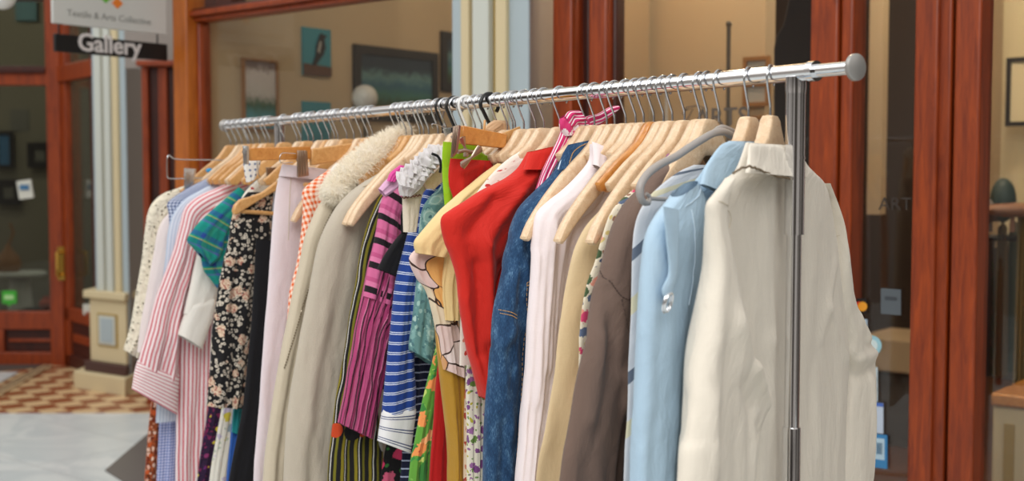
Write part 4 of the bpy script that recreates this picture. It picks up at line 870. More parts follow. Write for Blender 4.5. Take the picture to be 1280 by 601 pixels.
C['lace'] = cloth('cream_lace', (220, 208, 190), crinkle=.4, weave=300, wstr=.8)
C['scallop'] = plain('brown_scallop_edging', (120, 74, 60), .8)
C['fur'] = None
t = NT('ivory_faux_fur'); n = t.noise(t.ob((1, 1, 1)), 40, 3); C['fur'] = t.pbr(t.mix(n, (*srgb(246, 236, 216), 1), (*srgb(255, 252, 244), 1)), .8, sheen=.3); t.translucent(srgb(255, 250, 238), .4)
C['stitch_tan'] = plain('tan_topstitch', (190, 150, 100), .8); C['stitch_pale'] = plain('pale_topstitch', (196, 214, 228), .8); C['stitch_cream'] = plain('cream_topstitch', (196, 184, 160), .8); C['stitch_dark'] = plain('brown_topstitch', (78, 62, 54), .8); C['raw'] = plain('frayed_brown_edge', (112, 94, 70), .95)
C['leatherstrap'] = plain('brown_velvet_strap', (80, 56, 52), .9)

# ============================================================ GARMENTS, near to far
# --- 1 cream linen jacket
p = Plane(962, 26)
g = garment('linen_jacket', 'cream linen collared jacket nearest the camera, behind the chrome post', 'jacket', p)
Lb = [(934, 178), (922, 212), (908, 226), (900, 243), (894, 275), (902, 330), (908, 390), (912, 450), (922, 505), (926, 545), (926, 601)]
Rb = [(998, 186), (1006, 205), (1016, 217), (1028, 229), (1036, 250), (1044, 300), (1050, 350), (1056, 400), (1060, 450), (1056, 520), (1052, 601)]
body = Loft(p, Lb, Rb, dy=0, th=.020, amp=.0035, nf=1.2, seed=3, nt=120, ns=60, hem=.84, ridges=[((1012, 420), (1034, 330), .012, .005), ((1020, 380), (1045, 450), .010, .006), ((940, 280), (950, 420), .02, .004), ((948, 430), (958, 600), .02, .005), ((1004, 470), (1010, 600), .016, .004), ((930, 520), (936, 600), .01, -.008)]); body.build('body', C['linen'], g)
Ls = [(912, 222), (897, 240), (888, 252), (888, 275), (888, 330), (882, 380), (874, 430), (865, 490), (858, 545), (850, 601)]
Rs = [(914, 224), (906, 246), (903, 262), (904, 290), (908, 330), (913, 380), (918, 440), (941, 500), (935, 545), (931, 601)]
sl = Loft(p, Ls, Rs, dy=.014, th=.030, amp=.005, nf=1.0, seed=9, tr=.4, nt=120, ns=44, hem=.78, ridges=[((900, 400), (926, 470), .020, .008), ((918, 455), (938, 500), .014, .011), ((905, 480), (925, 540), .014, -.006), ((884, 330), (876, 420), .02, .006), ((915, 350), (922, 440), .012, .008), ((920, 520), (915, 600), .014, .008), ((870, 500), (862, 600), .016, .006)]); sl.build('sleeve', C['linen'], g)
Ls = [(1026, 229), (1030, 242), (1036, 290), (1040, 350), (1044, 400), (1052, 440), (1058, 470), (1054, 530), (1048, 601)]
Rs = [(1026, 229), (1033, 258), (1041, 310), (1051, 360), (1065, 405), (1078, 438), (1080, 480), (1079, 540), (1076, 601)]
sr = Loft(p, Ls, Rs, dy=-.006, th=.030, amp=.004, nf=1.0, seed=12, nt=110, ns=40, hem=.80, ridges=[((1058, 448), (1076, 438), .012, .008), ((1056, 472), (1074, 458), .012, -.007), ((1050, 330), (1066, 420), .012, .008), ((1070, 470), (1072, 600), .014, .006), ((1040, 360), (1052, 430), .012, -.006)]); sr.build('sleeve', C['linen'], g)
# collar : a stand leaning over the neck, frayed underside
cl = Loft(p, [(938, 179), (932, 184), (926, 198), (916, 216)], [(1000, 182), (998, 192), (996, 206), (992, 222)], dy=.020, th=.006, amp=.002, nf=1, seed=2, nt=26, ns=30, lean=.022); cl.build('collar', C['linen'], g)
q = MB(); pts = [Vector((*(lambda a: (a[0], .046, a[1]))(p.loc(a, b, .046)),)) for a, b in catmull([(916, 217), (925, 211), (938, 208), (950, 213), (966, 219), (987, 223)], 40)]
rr = random.Random(2); pts = [v + Vector((0, rr.uniform(-.001, .001), rr.uniform(-.0012, .0012))) for v in pts]; q.tube(pts, .0016, 6); q.build('frayed_edge', C['raw'], g)
body.seam([(976, 226), (977, 300), (978, 400), (977, 500), (976, 601)], C['stitch_cream'], g, .0007, 'front_placket')
sl.seam([(889, 250), (912, 268), (906, 300)], C['stitch_cream'], g, .0005)
sr.seam([(1040, 262), (1034, 320), (1031, 380), (1036, 420)], C['stitch_cream'], g, .0006)
hanger(962, 26, 'pale wooden hanger carrying the cream linen jacket, nearest the post')
# --- 2 chambray shirt
p = Plane(935, 21)
g = garment('chambray_shirt', 'light blue chambray shirt with metal D ring tab behind the cream jacket', 'shirt', p)
L = [(908, 178), (884, 200), (866, 222), (842, 246), (824, 268), (812, 296), (806, 340), (802, 400), (800, 470), (798, 530), (797, 601)]
body = Loft(p, L, None, dy=-.004, th=.014, amp=.004, nf=4, seed=21, hem=.80, inset=.02); body.build('body', C['chambray'], g)
sl = Loft(p, L[3:], [(868, 226), (878, 250), (880, 290), (878, 340), (874, 400), (868, 470), (862, 530), (852, 601)], dy=.012, th=.022, amp=.006, nf=2.0, seed=22, nt=80, hem=.78); sl.build('sleeve', C['chambray'], g)
cl = Loft(p, [(912, 176), (898, 182), (884, 196), (872, 214), (866, 230)], [(946, 177), (940, 192), (930, 210), (920, 230), (912, 250)], dy=.014, th=.006, amp=.003, nf=1, seed=23, nt=30, ns=24, lean=.014); cl.build('collar', C['chambray'], g)
sl.seam([(868, 232), (862, 244), (852, 252), (844, 258)], C['stitch_pale'], g, .0007)
sl.seam([(850, 262), (849, 300), (847, 345), (842, 380)], C['stitch_pale'], g, .0007)
tab = Loft(p, [(829, 258), (833, 300), (836, 340), (828, 362), (832, 376)], [(848, 262), (848, 300), (846, 340), (840, 364), (840, 378)], dy=.036, th=.003, amp=.001, nf=1, nt=30, ns=14); tab.build('tab', C['chambray'], g)
q = MB()
for a, b, ty in ((833, 379, 0), (836, 378, .004)):
    x_, z_ = p.loc(a, b, .042 + ty); q.tube([Vector((x_ + .009 * math.cos(k * PI / 12), .042 + ty + .003 * math.sin(k * PI / 12), z_ + .0125 * math.sin(k * PI / 12))) for k in range(24)], .0014, 8, closed=True)
q.build('metal_ring', MAT['chrome'], g, )
hanger(935, 21, 'pale wooden hanger carrying the light blue chambray shirt')
# --- 3 grey plastic hanger with pale diagonal striped shirt
p = Plane(898, 16)
g = garment('striped_shirt', 'pale grey shirt with broad diagonal stripes between brown and chambray shirts', 'shirt', p)
L = [(868, 206), (850, 214), (828, 230), (808, 250), (795, 275), (790, 310), (789, 380), (786, 450), (782, 520), (777, 601)]
body = Loft(p, L, None, dy=0, th=.013, amp=.004, nf=4, seed=31, hem=.82); body.build('body', C['diag'], g)
r = thing('plastic_hanger', 'grey moulded plastic hanger in front of the wooden ones', 'hanger'); place(r, 898, 16); child('hook', ME['hook'], r)
def pp(P, pts, dy): return [Vector((P.loc(a, b, dy)[0], dy, P.loc(a, b, dy)[1])) for a, b in pts]
q = MB(); pts = pp(p, catmull([(917, 171), (906, 165), (893, 166), (878, 174), (862, 184), (844, 196), (824, 206), (808, 219), (800, 234), (802, 250), (810, 254), (812, 246), (808, 242)], 40), .036)
q.tube(pts, [.0058] * 34 + [.0052, .005, .0046, .004, .0036, .003, .0026], 12); q.tube(pp(p, catmull([(893, 166), (902, 160), (915, 165), (930, 175)], 12), .03), .0056, 12)
q.build('shoulder_piece', MAT['grey_plastic'], r); q = MB(); q.tube(pp(p, [(812, 248), (845, 250), (880, 250)], .034), .003, 8); q.build('crossbar', MAT['glass'] if False else MAT['grey_plastic'], r)
# --- 4 blue dotted top
p = Plane(883, 12)
g = garment('dotted_top', 'bright blue top with small coloured dots peeping beside the grey hanger', 'top', p)
Loft(p, [(842, 222), (828, 232), (814, 246), (803, 268), (797, 300), (795, 360)], None, dy=0, th=.012, amp=.004, seed=41, hem=1.06).build('body', C['bluedot'], g)
hanger(883, 12, 'pale wooden hanger just behind the grey plastic hanger', bow=-1)
# --- 5 brown shirt
p = Plane(874, 10)
g = garment('brown_shirt', 'taupe brown long sleeved shirt left of the pale diagonal striped shirt', 'shirt', p)
L = [(834, 206), (818, 216), (800, 238), (786, 254), (774, 276), (764, 304), (755, 340), (745, 380), (732, 430), (722, 480), (712, 540), (703, 601)]
Loft(p, L, None, dy=-.004, th=.013, amp=.004, seed=51, hem=.8, inset=.015).build('body', C['brown'], g)
R = [(846, 212), (838, 228), (826, 250), (812, 272), (800, 290), (796, 320), (792, 350), (790, 390), (789, 430), (787, 480), (782, 540), (777, 601)]
sl = Loft(p, L, R, dy=.010, th=.022, amp=.006, nf=1.4, seed=53, nt=110, ns=44, hem=.76, ridges=[((764, 470), (776, 520), .012, .014), ((768, 500), (790, 470), .010, .012), ((776, 480), (764, 600), .010, -.012), ((740, 420), (728, 520), .012, .007), ((752, 360), (748, 450), .010, -.006), ((780, 400), (788, 480), .010, .008)]); sl.build('sleeve', C['brown'], g)
sl.seam([(750, 338), (766, 372), (790, 356)], C['stitch_dark'], g, .0009, dash=True); sl.seam([(762, 372), (765, 400), (776, 440), (782, 480), (784, 500)], C['stitch_dark'], g, .0008, dash=True)
hanger(874, 10, 'pale wooden hanger carrying the taupe brown shirt')
# --- 6 garden floral
p = Plane(855, 7)
g = garment('floral_dress', 'ivory garden floral dress edge left of the brown shirt', 'dress', p)
Loft(p, [(834, 198), (822, 208), (806, 224), (788, 240), (774, 252), (762, 268), (752, 296), (744, 325), (734, 350), (727, 380), (723, 420), (722, 460)], None, dy=0, th=.013, amp=.004, seed=61, hem=.7).build('body', C['flower'], g)
q = MB(); x_, z_ = p.loc(836, 198, .01); q.sphere((x_, .01, z_), .0075, 14, 10, (1, .7, 1.1)); q.build('bead', plain('mauve_bead', (150, 96, 132), .3), g)
hanger(855, 7, 'pale wooden hanger carrying the ivory garden floral dress')
# --- tip hanger and cream satin
hanger(840, 5, 'pale wooden hanger with bare front arm over the cream silk blouse')
p = Plane(829, 3)
g = garment('silk_blouse', 'cream silk blouse between white chiffon blouse and garden floral dress', 'blouse', p)
L = [(800, 214), (776, 240), (752, 262), (732, 284), (718, 312), (710, 345), (703, 380), (697, 420), (690, 480), (680, 540), (671, 601)]
Loft(p, L, None, dy=0, th=.018, amp=.006, nf=4, seed=71, hem=.7).build('body', C['cream_satin'], g)
hanger(829, 3, 'pale wooden hanger third left of the hanger with the floral dress')
hanger(817, 4, 'amber lacquered wooden hanger, darker than its pale neighbours', 'orange')
hanger(804, 3, 'pale wooden hanger whose bare front arm crosses the white chiffon blouse')
hanger(794, 1, 'pale wooden hanger second to the left of the amber one')
hanger(782, 0, 'pale wooden hanger third to the left of the amber one')
# --- 8 white chiffon blouse
p = Plane(768, 2)
g = garment('chiffon_blouse', 'white chiffon blouse with frilled high collar right of the denim jacket', 'blouse', p)
L = [(738, 180), (737, 200), (722, 220), (704, 238), (686, 252), (672, 268), (667, 300), (664, 350), (660, 400), (657, 460), (653, 530), (648, 601)]
body = Loft(p, L, None, dy=0, th=.016, amp=.003, nf=3, seed=81, hem=.72, inset=.01); body.build('body', C['white_sheer'], g)
R = [(768, 188), (766, 208), (752, 240), (738, 262), (722, 276), (712, 292), (707, 320), (702, 360), (698, 410), (693, 470), (684, 530), (672, 601)]
sl = Loft(p, L, R, dy=.010, th=.020, amp=.006, nf=2.4, seed=82, hem=.76, nt=90, ns=44, ridges=[((684, 280), (676, 460), .008, .006), ((694, 300), (684, 520), .008, -.006), ((668, 320), (662, 500), .008, .005)]); sl.build('sleeve', C['white_sheer'], g)
cl = Loft(p, [(740, 177), (739, 190), (736, 206)], [(770, 190), (768, 202), (757, 222)], dy=.024, th=.008, amp=.004, nf=3, seed=84, nt=14, ns=24, lean=.014); cl.build('collar', C['white_sheer'], g)
hanger(768, 2, 'pale wooden hanger carrying the white chiffon blouse')
hanger(758, 3, 'pale wooden hanger with brown velvet strap, arm over the denim jacket')
q = MB(); pz = Plane(758, 3); pts = pp(pz, [(676, 262), (684, 252), (694, 247), (698, 250)], .016)
st = Loft(pz, [(686, 243), (678, 252), (673, 262)], [(702, 250), (698, 260), (690, 270)], dy=.0, th=.016, nt=10, ns=14); r = garment('velvet_strap', 'dark brown velvet strap looped on a hanger arm', 'strap', pz); st.build('loop', C['leatherstrap'], r)
# --- 9 denim jacket
p = Plane(743, 0)
g = garment('denim_jacket', 'blue denim jacket between red shirt and white chiffon blouse', 'jacket', p)
L = [(706, 190), (694, 214), (676, 234), (660, 250), (648, 266), (638, 294), (630, 330), (622, 365), (615, 400), (611, 450), (607, 500), (605, 550), (605, 601)]
Loft(p, L, None, dy=-.006, th=.016, amp=.004, seed=91, hem=.85, inset=.02).build('body', C['denim'], g)
R = [(738, 196), (728, 220), (706, 246), (690, 264), (680, 280), (672, 300), (664, 330), (662, 365), (660, 400), (658, 450), (655, 500), (652, 550), (648, 601)]
sl = Loft(p, L, R, dy=.010, th=.024, amp=.006, nf=1.2, seed=92, nt=110, ns=44, hem=.82, ridges=[((634, 340), (628, 420), .012, .008), ((648, 420), (640, 600), .014, -.007), ((620, 470), (628, 540), .012, .007), ((640, 300), (652, 360), .010, .006), ((616, 430), (630, 410), .008, .006)]); sl.build('sleeve', C['denim'], g)
cl = Loft(p, [(710, 181), (700, 195), (694, 212)], [(744, 174), (742, 188), (728, 208)], dy=.022, th=.006, amp=.001, nt=16, ns=20, lean=.014); cl.build('collar', C['denim'], g)
cl.seam([(704, 204), (712, 190), (726, 181), (741, 178)], C['stitch_tan'], g, .0009, dash=True, n=30)
q = MB(); q.tube(pp(p, catmull([(698, 212), (704, 198), (716, 190), (730, 188), (738, 188)], 20), .030), .0022, 8); q.build('collar_edge', C['stitch_pale'], g)
for off in (0, 4):
    sl.seam([(618, 386 + off), (626, 388 + off), (634, 392 + off)], C['stitch_tan'], g, .0008, dash=True); sl.seam([(646, 352 + off), (654, 346 + off), (662, 342 + off)], C['stitch_tan'], g, .0008, dash=True)
sl.seam([(646, 352), (648, 400), (645, 450), (641, 520), (636, 600)], C['stitch_tan'], g, .0006, dash=True, n=40)
hanger(743, 0, 'pale wooden hanger carrying the blue denim jacket')
# --- 10 scarf
hanger(731, 0, 'pale wooden hanger right of the knotted pink scarf')
p = Plane(719, 0)
g = garment('knotted_scarf', 'magenta and white silk scarf knotted round a hanger hook', 'scarf', p)
Loft(p, [(703, 152), (700, 168), (690, 190), (680, 212), (672, 236)], [(728, 150), (722, 165), (708, 190), (692, 214), (680, 238)], dy=.012, th=.010, amp=.004, nf=2, seed=101, nt=40, ns=24).build('tail', C['scarfs'], g)
Loft(p, [(722, 156), (732, 146), (748, 142), (762, 134), (771, 132)], [(728, 168), (742, 164), (756, 152), (766, 143), (773, 136)], dy=.010, th=.007, amp=.004, nf=2, seed=102, nt=30, ns=20).build('tail', C['scarfs'], g)
Loft(p, [(700, 148), (700, 159), (705, 170)], [(716, 138), (724, 152), (722, 168)], dy=.018, th=.010, amp=.009, nf=2, seed=103, nt=24, ns=30).build('knot', C['scarf'], g)
Loft(p, [(706, 146), (712, 139), (724, 138)], [(712, 160), (722, 159), (735, 157)], dy=.026, th=.008, amp=.010, nf=2, seed=104, nt=26, ns=30).build('knot', C['scarfs'], g)
Loft(p, [(716, 150), (720, 160), (722, 170)], [(733, 146), (737, 158), (736, 170)], dy=.016, th=.010, amp=.009, nf=2, seed=105, nt=24, ns=30).build('knot', C['scarf'], g)
# --- 11 red shirt
p = Plane(700, 0)
g = garment('red_shirt', 'scarlet red wide sleeved shirt left of the denim jacket', 'shirt', p)
L = [(660, 190), (648, 210), (634, 222), (618, 230), (598, 240), (580, 252), (564, 262), (552, 274), (556, 300), (564, 320), (571, 345), (575, 380), (583, 420), (594, 460), (606, 497)]
Loft(p, [(664, 190), (648, 212), (628, 232), (610, 250), (598, 280), (592, 330), (584, 370), (586, 410), (590, 440), (596, 470), (606, 500)], None, dy=-.006, th=.014, amp=.004, seed=111, hem=None).build('body', C['red'], g)
R = [(690, 186), (684, 204), (676, 222), (664, 240), (652, 256), (644, 270), (638, 286), (634, 300), (630, 318), (626, 336), (622, 352), (618, 380), (616, 410), (614, 450), (612, 500)]
Loft(p, L, R, dy=.008, th=.022, amp=.005, nf=1.2, seed=112, nt=110, ns=44, ridges=[((640, 240), (600, 300), .012, .010), ((610, 250), (582, 290), .012, -.008), ((600, 310), (606, 420), .012, .010), ((618, 330), (612, 420), .010, -.010), ((590, 330), (598, 440), .012, -.008), ((660, 215), (640, 250), .012, .006)]).build('sleeve', C['red'], g)
cl = Loft(p, [(662, 190), (656, 200), (650, 212)], [(692, 183), (688, 196), (672, 212)], dy=.022, th=.008, amp=.001, nt=12, ns=18, lean=.014); cl.build('collar', C['red'], g)
hanger(700, 0, 'pale wooden hanger carrying the scarlet red shirt')
# --- 12 white red-sprig blouse
p = Plane(680, 0)
g = garment('sprig_blouse', 'white blouse with tiny red sprigs above the red shirt shoulder', 'blouse', p)
Loft(p, [(652, 188), (636, 198), (620, 212), (606, 228), (592, 248), (582, 275), (578, 330), (576, 380)], None, dy=0, th=.013, amp=.003, seed=121, hem=1.1).build('body', C['ditsywhite'], g)
hanger(680, 0, 'pale wooden hanger carrying the white red sprigged blouse')
hanger(669, 0, 'pale wooden hanger just right of the one with the yellow blouse')
# violet floral long
p = Plane(672, 0)
g = garment('violet_floral_dress', 'cream dress with violet and green flowers low beside the denim jacket', 'dress', p)
Loft(p, [(620, 330), (592, 380), (584, 430), (583, 480), (584, 540), (584, 601)], [(660, 330), (640, 380), (615, 430), (612, 480), (610, 540), (608, 601)], dy=0, th=.013, amp=.004, seed=123, hem=.5).build('body', C['purplefloral'], g)
# --- 13 yellow blouse with peach floral sleeve
p = Plane(655, 0)
g = garment('yellow_blouse', 'butter yellow silk blouse left of the red shirt', 'blouse', p)
L = [(622, 204), (606, 216), (586, 232), (566, 248), (548, 266), (530, 288), (519, 302), (521, 316)]
Loft(p, L, [(640, 210), (626, 226), (610, 246), (596, 262), (584, 280), (574, 296), (566, 310), (556, 322)], dy=.004, th=.016, amp=.004, nf=2, seed=131).build('sleeve', C['yellow'], g)
Loft(p, [(560, 290), (555, 330), (552, 360), (556, 400)], [(590, 290), (585, 330), (580, 360), (576, 400)], dy=-.006, th=.012, amp=.004, seed=132).build('body', C['yellow'], g)
hanger(655, 0, 'pale wooden hanger carrying the butter yellow blouse')
p = Plane(644, 0)
g = garment('peach_floral_blouse', 'peach blouse with line drawn flowers under the yellow blouse', 'blouse', p)
Loft(p, [(560, 285), (530, 305), (512, 322), (520, 345), (532, 362), (540, 392), (548, 425), (556, 462)], [(590, 290), (576, 310), (570, 325), (568, 345), (566, 370), (570, 400), (576, 435), (578, 472)], dy=.004, th=.018, amp=.006, nf=2, seed=133, nt=70, ns=32).build('sleeve', C['pastel'], g)
hanger(644, 0, 'pale wooden hanger just left of the yellow blouse hanger')
p = Plane(650, 0)
g = garment('rust_floral_dress', 'cream dress with rust flowers between peach sleeve and red shirt', 'dress', p)
Loft(p, [(572, 292), (562, 310), (568, 350), (576, 390), (580, 425), (582, 470), (580, 530), (580, 601)], [(600, 292), (600, 320), (600, 350), (600, 390), (602, 425), (604, 470), (604, 530), (606, 601)], dy=-.004, th=.012, amp=.004, seed=135, hem=.6).build('body', C['redlace'], g)
p = Plane(640, 0)
g = garment('mustard_dress', 'mustard yellow satin dress hanging below the peach sleeve', 'dress', p)
Loft(p, [(524, 340), (534, 362), (544, 400), (548, 440), (553, 485), (558, 530), (562, 570), (563, 601)], [(550, 340), (560, 370), (574, 420), (578, 460), (580, 500), (581, 540), (582, 570), (582, 601)], dy=0, th=.018, amp=.007, nf=1.6, seed=137, hem=.55).build('body', C['mustard'], g)
# --- red skirt on the clip hanger
p = Plane(641, 2)
g = garment('red_skirt', 'red pleated skirt clipped to a wooden clip hanger', 'skirt', p)
Loft(p, [(563, 198), (561, 215), (562, 232), (567, 250), (570, 296)], [(615, 201), (618, 215), (620, 232), (622, 250), (624, 296)], dy=.004, th=.010, amp=.005, nf=2, seed=141, nt=40, ridges=[((575, 215), (600, 205), .006, .006), ((590, 235), (606, 215), .007, -.005)]).build('skirt_panel', C['red_skirt'], g)
def boxp(q, P, pts, dy0, dy1):
    a = [Vector((P.loc(x_, y_, dy0)[0], dy0, P.loc(x_, y_, dy0)[1])) for x_, y_ in pts]; b = [Vector((v.x, dy1, v.z)) for v in a]; n_ = len(a); q.add(a + b, [tuple(range(n_)), tuple(range(n_, 2 * n_))[::-1]] + [(i, n_ + i, n_ + (i + 1) % n_, (i + 1) % n_) for i in range(n_)])
r = thing('clip_hanger', 'wooden bar clip hanger with bronze clips holding the red skirt', 'hanger'); place(r, 641, 2)
q = MB(); boxp(q, p, [(574, 157), (629, 168), (628, 186), (573, 180)], .012, .026); q.build('bar', MAT['hanger_orange'], r, bevel=.002); child('hook', ME['hook'], r)
q = MB(); boxp(q, p, [(626, 167), (648, 158), (650, 166), (628, 184)], .014, .020); q.tube(pp(p, [(605, 163), (606, 150)], .006), .0025); q.build('neck', MAT['hanger_tan'], r, bevel=.001)
def clip(P, pts, dy, parent, mat='bronze', fingers=4):
    """spring clip: ribbed plate pair, coil and pinch handles; pts = top-left, top-right, bottom-right, bottom-left"""
    q = MB(); boxp(q, P, pts, dy, dy + .0025); boxp(q, P, [(a + 1.5, b + .5) for a, b in pts], dy + .007, dy + .0095)
    (a, b), (c_, d_), (e_, f_), (g_, h_) = pts
    for k in range(fingers):
        s = (k + .5) / fingers; top = (a + (c_ - a) * s, b + (d_ - b) * s); bot = (g_ + (e_ - g_) * s, h_ + (f_ - h_) * s)
        q.tube(pp(P, [top, bot], dy + .0105), .0010, 6)
    m1 = ((a + g_) / 2, (b * .65 + h_ * .35)); m2 = ((c_ + e_) / 2, (d_ * .65 + f_ * .35)); q.tube(pp(P, [m1, m2], dy + .005), .0035, 10)
    return q.build('clip', MAT[mat], parent, bevel=.0004)
clip(p, [(566, 158), (574, 156), (570, 190), (563, 197)], .026, r)
def spoon(P, pts, w, dy, parent, mat='bronze'):
    q = MB(); c_ = catmull(pts, 24); xs = pp(P, c_, dy); n_ = len(xs)
    vs = []; fs = []
    for i, v in enumerate(xs):
        s = i / (n_ - 1); wd = w * (.35 + .65 * abs(math.cos(s * PI)) ** 1.2) * (1 if 0 < i < n_ - 1 else .35); t_ = (xs[min(i + 1, n_ - 1)] - xs[max(i - 1, 0)]).normalized(); nn = Vector((-t_.z, 0, t_.x))
        for k in range(8): an = 2 * PI * k / 8; vs.append(v + nn * wd * math.cos(an) + Vector((0, .0022 * math.sin(an) + .006 * (s - .5) ** 2, 0)))
    for i in range(n_ - 1):
        for k in range(8): fs.append((i * 8 + k, i * 8 + (k + 1) % 8, (i + 1) * 8 + (k + 1) % 8, (i + 1) * 8 + k))
    fs += [tuple(range(8)), tuple((n_ - 1) * 8 + k for k in range(8))]
    q.add(vs, fs, True); return q.build('clip_handle', MAT[mat], parent)
spoon(p, [(577, 171), (581, 184), (583, 196)], .0075, .030, r, 'bronze'); spoon(p, [(601, 184), (590, 196), (576, 208)], .008, .034, r, 'bronze')
q = MB(); q.tube(pp(p, catmull([(572, 190), (580, 188), (590, 190), (598, 188)], 10), .030), .0040, 8); q.build('clip_spring', MAT['bronze'], r)
# --- lime print
p = Plane(634, 2)
g = garment('lime_dress', 'lime green printed dress edge beside the red skirt', 'dress', p)
Loft(p, [(554, 177), (553, 195), (554, 220), (556, 250), (558, 300)], [(596, 180), (606, 192), (618, 200), (620, 250), (618, 300)], dy=0, th=.008, amp=.004, seed=151, nt=40).build('upper', C['lime'], g)
p = Plane(608, 2)
g = garment('red_dress', 'crimson red dress strip low between green floral and mustard dresses', 'dress', p)
Loft(p, [(550, 440), (546, 470), (542, 530), (537, 601)], [(566, 440), (570, 480), (572, 540), (572, 601)], dy=0, th=.012, amp=.004, seed=155, hem=.55).build('skirt_panel', C['redlong'], g)
p = Plane(596, 2)
g = garment('green_floral_dress', 'green dress with orange flowers low between teal blouse and mustard dress', 'dress', p)
Loft(p, [(548, 420), (538, 465), (529, 500), (519, 550), (511, 601)], [(566, 420), (549, 465), (548, 500), (542, 550), (540, 601)], dy=.002, th=.010, amp=.004, seed=152, hem=.5).build('skirt_panel', C['greenfloral'], g)
hanger(594, 0, 'wooden hanger just left of the white plastic hook')
# --- teal paisley
p = Plane(580, 0)
g = garment('paisley_blouse', 'sea green paisley blouse right of the blue striped shirt', 'blouse', p)
L = [(557, 228), (547, 238), (536, 250), (529, 264), (525, 290), (523, 330), (519, 365), (515, 400), (511, 430), (524, 445), (538, 459)]
Loft(p, L[:9] + [(512, 438)], [(572, 226), (566, 240), (560, 256), (556, 270), (556, 290), (554, 330), (550, 365), (548, 400), (546, 430), (544, 458)], dy=.004, th=.020, amp=.006, nf=2, seed=161, nt=60).build('sleeve', C['paisley'], g)
hanger(580, 0, 'wooden hanger carrying the sea green paisley blouse')
# --- blue striped shirt
p = Plane(571, 0)
g = garment('blue_striped_shirt', 'royal blue shirt with white stripes and turned white cuff', 'shirt', p)
L = [(560, 216), (546, 226), (533, 238), (523, 254), (517, 274), (510, 298), (503, 325), (497, 352), (493, 385), (488, 430), (485, 460), (481, 495), (478, 520)]
R = [(575, 222), (566, 232), (556, 246), (548, 258), (540, 276), (534, 300), (528, 325), (522, 352), (518, 385), (516, 430), (516, 460), (518, 485), (517, 508)]
Loft(p, L, R, dy=.004, th=.020, amp=.005, nf=1.6, seed=171, nt=80).build('sleeve', C['bluestripe'], g)
Loft(p, [(479, 512), (476, 530), (473, 551)], [(518, 504), (518, 518), (512, 566)], dy=.004, th=.024, amp=.003, nf=1.5, seed=172, nt=20).build('cuff', C['whitestripe'], g)
Loft(p, [(540, 300), (520, 360), (512, 420), (514, 480), (506, 540), (500, 601)], [(570, 300), (560, 360), (556, 420), (550, 470), (540, 540), (534, 601)], dy=-.018, th=.010, amp=.004, seed=173, hem=.8).build('body', C['navystripe'], g)
hanger(571, 0, 'wooden hanger carrying the blue striped shirt')
# --- frills + lace
p = Plane(590, 0)
g = garment('lace_camisole', 'cream lace camisole with brown scalloped edge beside the blue striped shirt', 'camisole', p)
Loft(p, [(503, 240), (504, 262), (505, 290)], [(532, 232), (526, 250), (520, 290)], dy=.004, th=.010, amp=.003, seed=181, nt=20, hem=None).build('body', C['lace'], g)
q = MB(); q.tube(pp(p, [(503 + k * .75, 246 + 2.4 * abs(math.sin(k * .55)) - k * .12) for k in range(32)], .018), .0013, 6); q.build('scallop_edge', C['scallop'], g)
p = Plane(596, 0)
g = garment('frilled_blouse', 'crumpled white frilled organza blouse above the pink pleated dress', 'blouse', p)
for k in range(8):  # overlapping ruffled tiers
    f_ = k / 7; ox, oy = 547 - 40 * f_, 184 + 34 * f_
    Loft(p, [(ox - 12, oy - 4), (ox - 14, oy + 4), (ox - 13, oy + 13)], [(ox + 6, oy - 2), (ox + 9, oy + 8), (ox + 8, oy + 18)], dy=.008 + .004 * (k % 3), th=.004, amp=.026, nf=1.6, seed=500 + k * 7, nt=30, ns=48, lean=.012, nzs=5).build('ruffle_tier', C['frill'], g)
Loft(p, [(548, 180), (526, 192), (508, 210), (498, 232), (500, 244)], [(556, 196), (546, 206), (534, 222), (524, 236), (512, 246)], dy=0, th=.012, amp=.006, nf=3, seed=184).build('body', C['frill'], g)
q = MB(); q.tube(pp(p, catmull([(540, 192), (548, 196), (551, 206), (550, 216)], 12), .032), .0028, 8); q.build('black_ribbon', C['black'], g)
p = Plane(561, 0)
g = garment('black_vest', 'small black top with strap hanging over the pink pleated dress', 'top', p)
Loft(p, [(501, 292), (491, 304), (480, 320), (472, 336)], [(508, 292), (507, 304), (505, 322), (501, 347)], dy=.012, th=.010, amp=.005, nf=2, seed=185, nt=20).build('body', C['black'], g)
q = MB(); q.tube(pp(p, [(503, 294), (502, 270), (505, 256)], .012), .0026, 8); q.build('strap', C['black'], g)
hanger(558, 0, 'wooden hanger between the two black hooks'); 
# --- pink pleated dress
p = Plane(548, 0)
g = garment('pleated_dress', 'pink and black pleated dress left of the blue striped shirt', 'dress', p)
L = [(506, 222), (494, 226), (482, 240), (475, 258), (472, 280), (467, 305), (461, 330), (454, 370), (446, 410), (436, 460), (428, 500), (423, 528)]
R = [(520, 228), (512, 240), (506, 256), (500, 276), (500, 300), (500, 325), (500, 345), (494, 385), (486, 425), (480, 465), (472, 510), (464, 548)]
Loft(p, L[5:], R[5:], dy=.004, th=.020, amp=.008, nf=5.5, seed=191, nt=80, ns=60).build('skirt_panel', C['pleat'], g)
Loft(p, L[:8], R[:8], dy=.004, th=.019, amp=.005, nf=2, seed=192, nt=40).build('sleeve', C['pinkband'], g)
Loft(p, [(486, 240), (480, 300), (470, 360), (456, 440), (450, 480)], [(510, 240), (512, 300), (510, 360), (500, 440), (496, 490)], dy=-.016, th=.008, amp=.003, seed=193).build('lining', C['black'], g)
hanger(548, 0, 'wooden hanger carrying the pink and black pleated dress')
p = Plane(552, 0)
g = garment('lilac_top', 'lilac organza top with hot pink strap beside the fur collar', 'top', p)
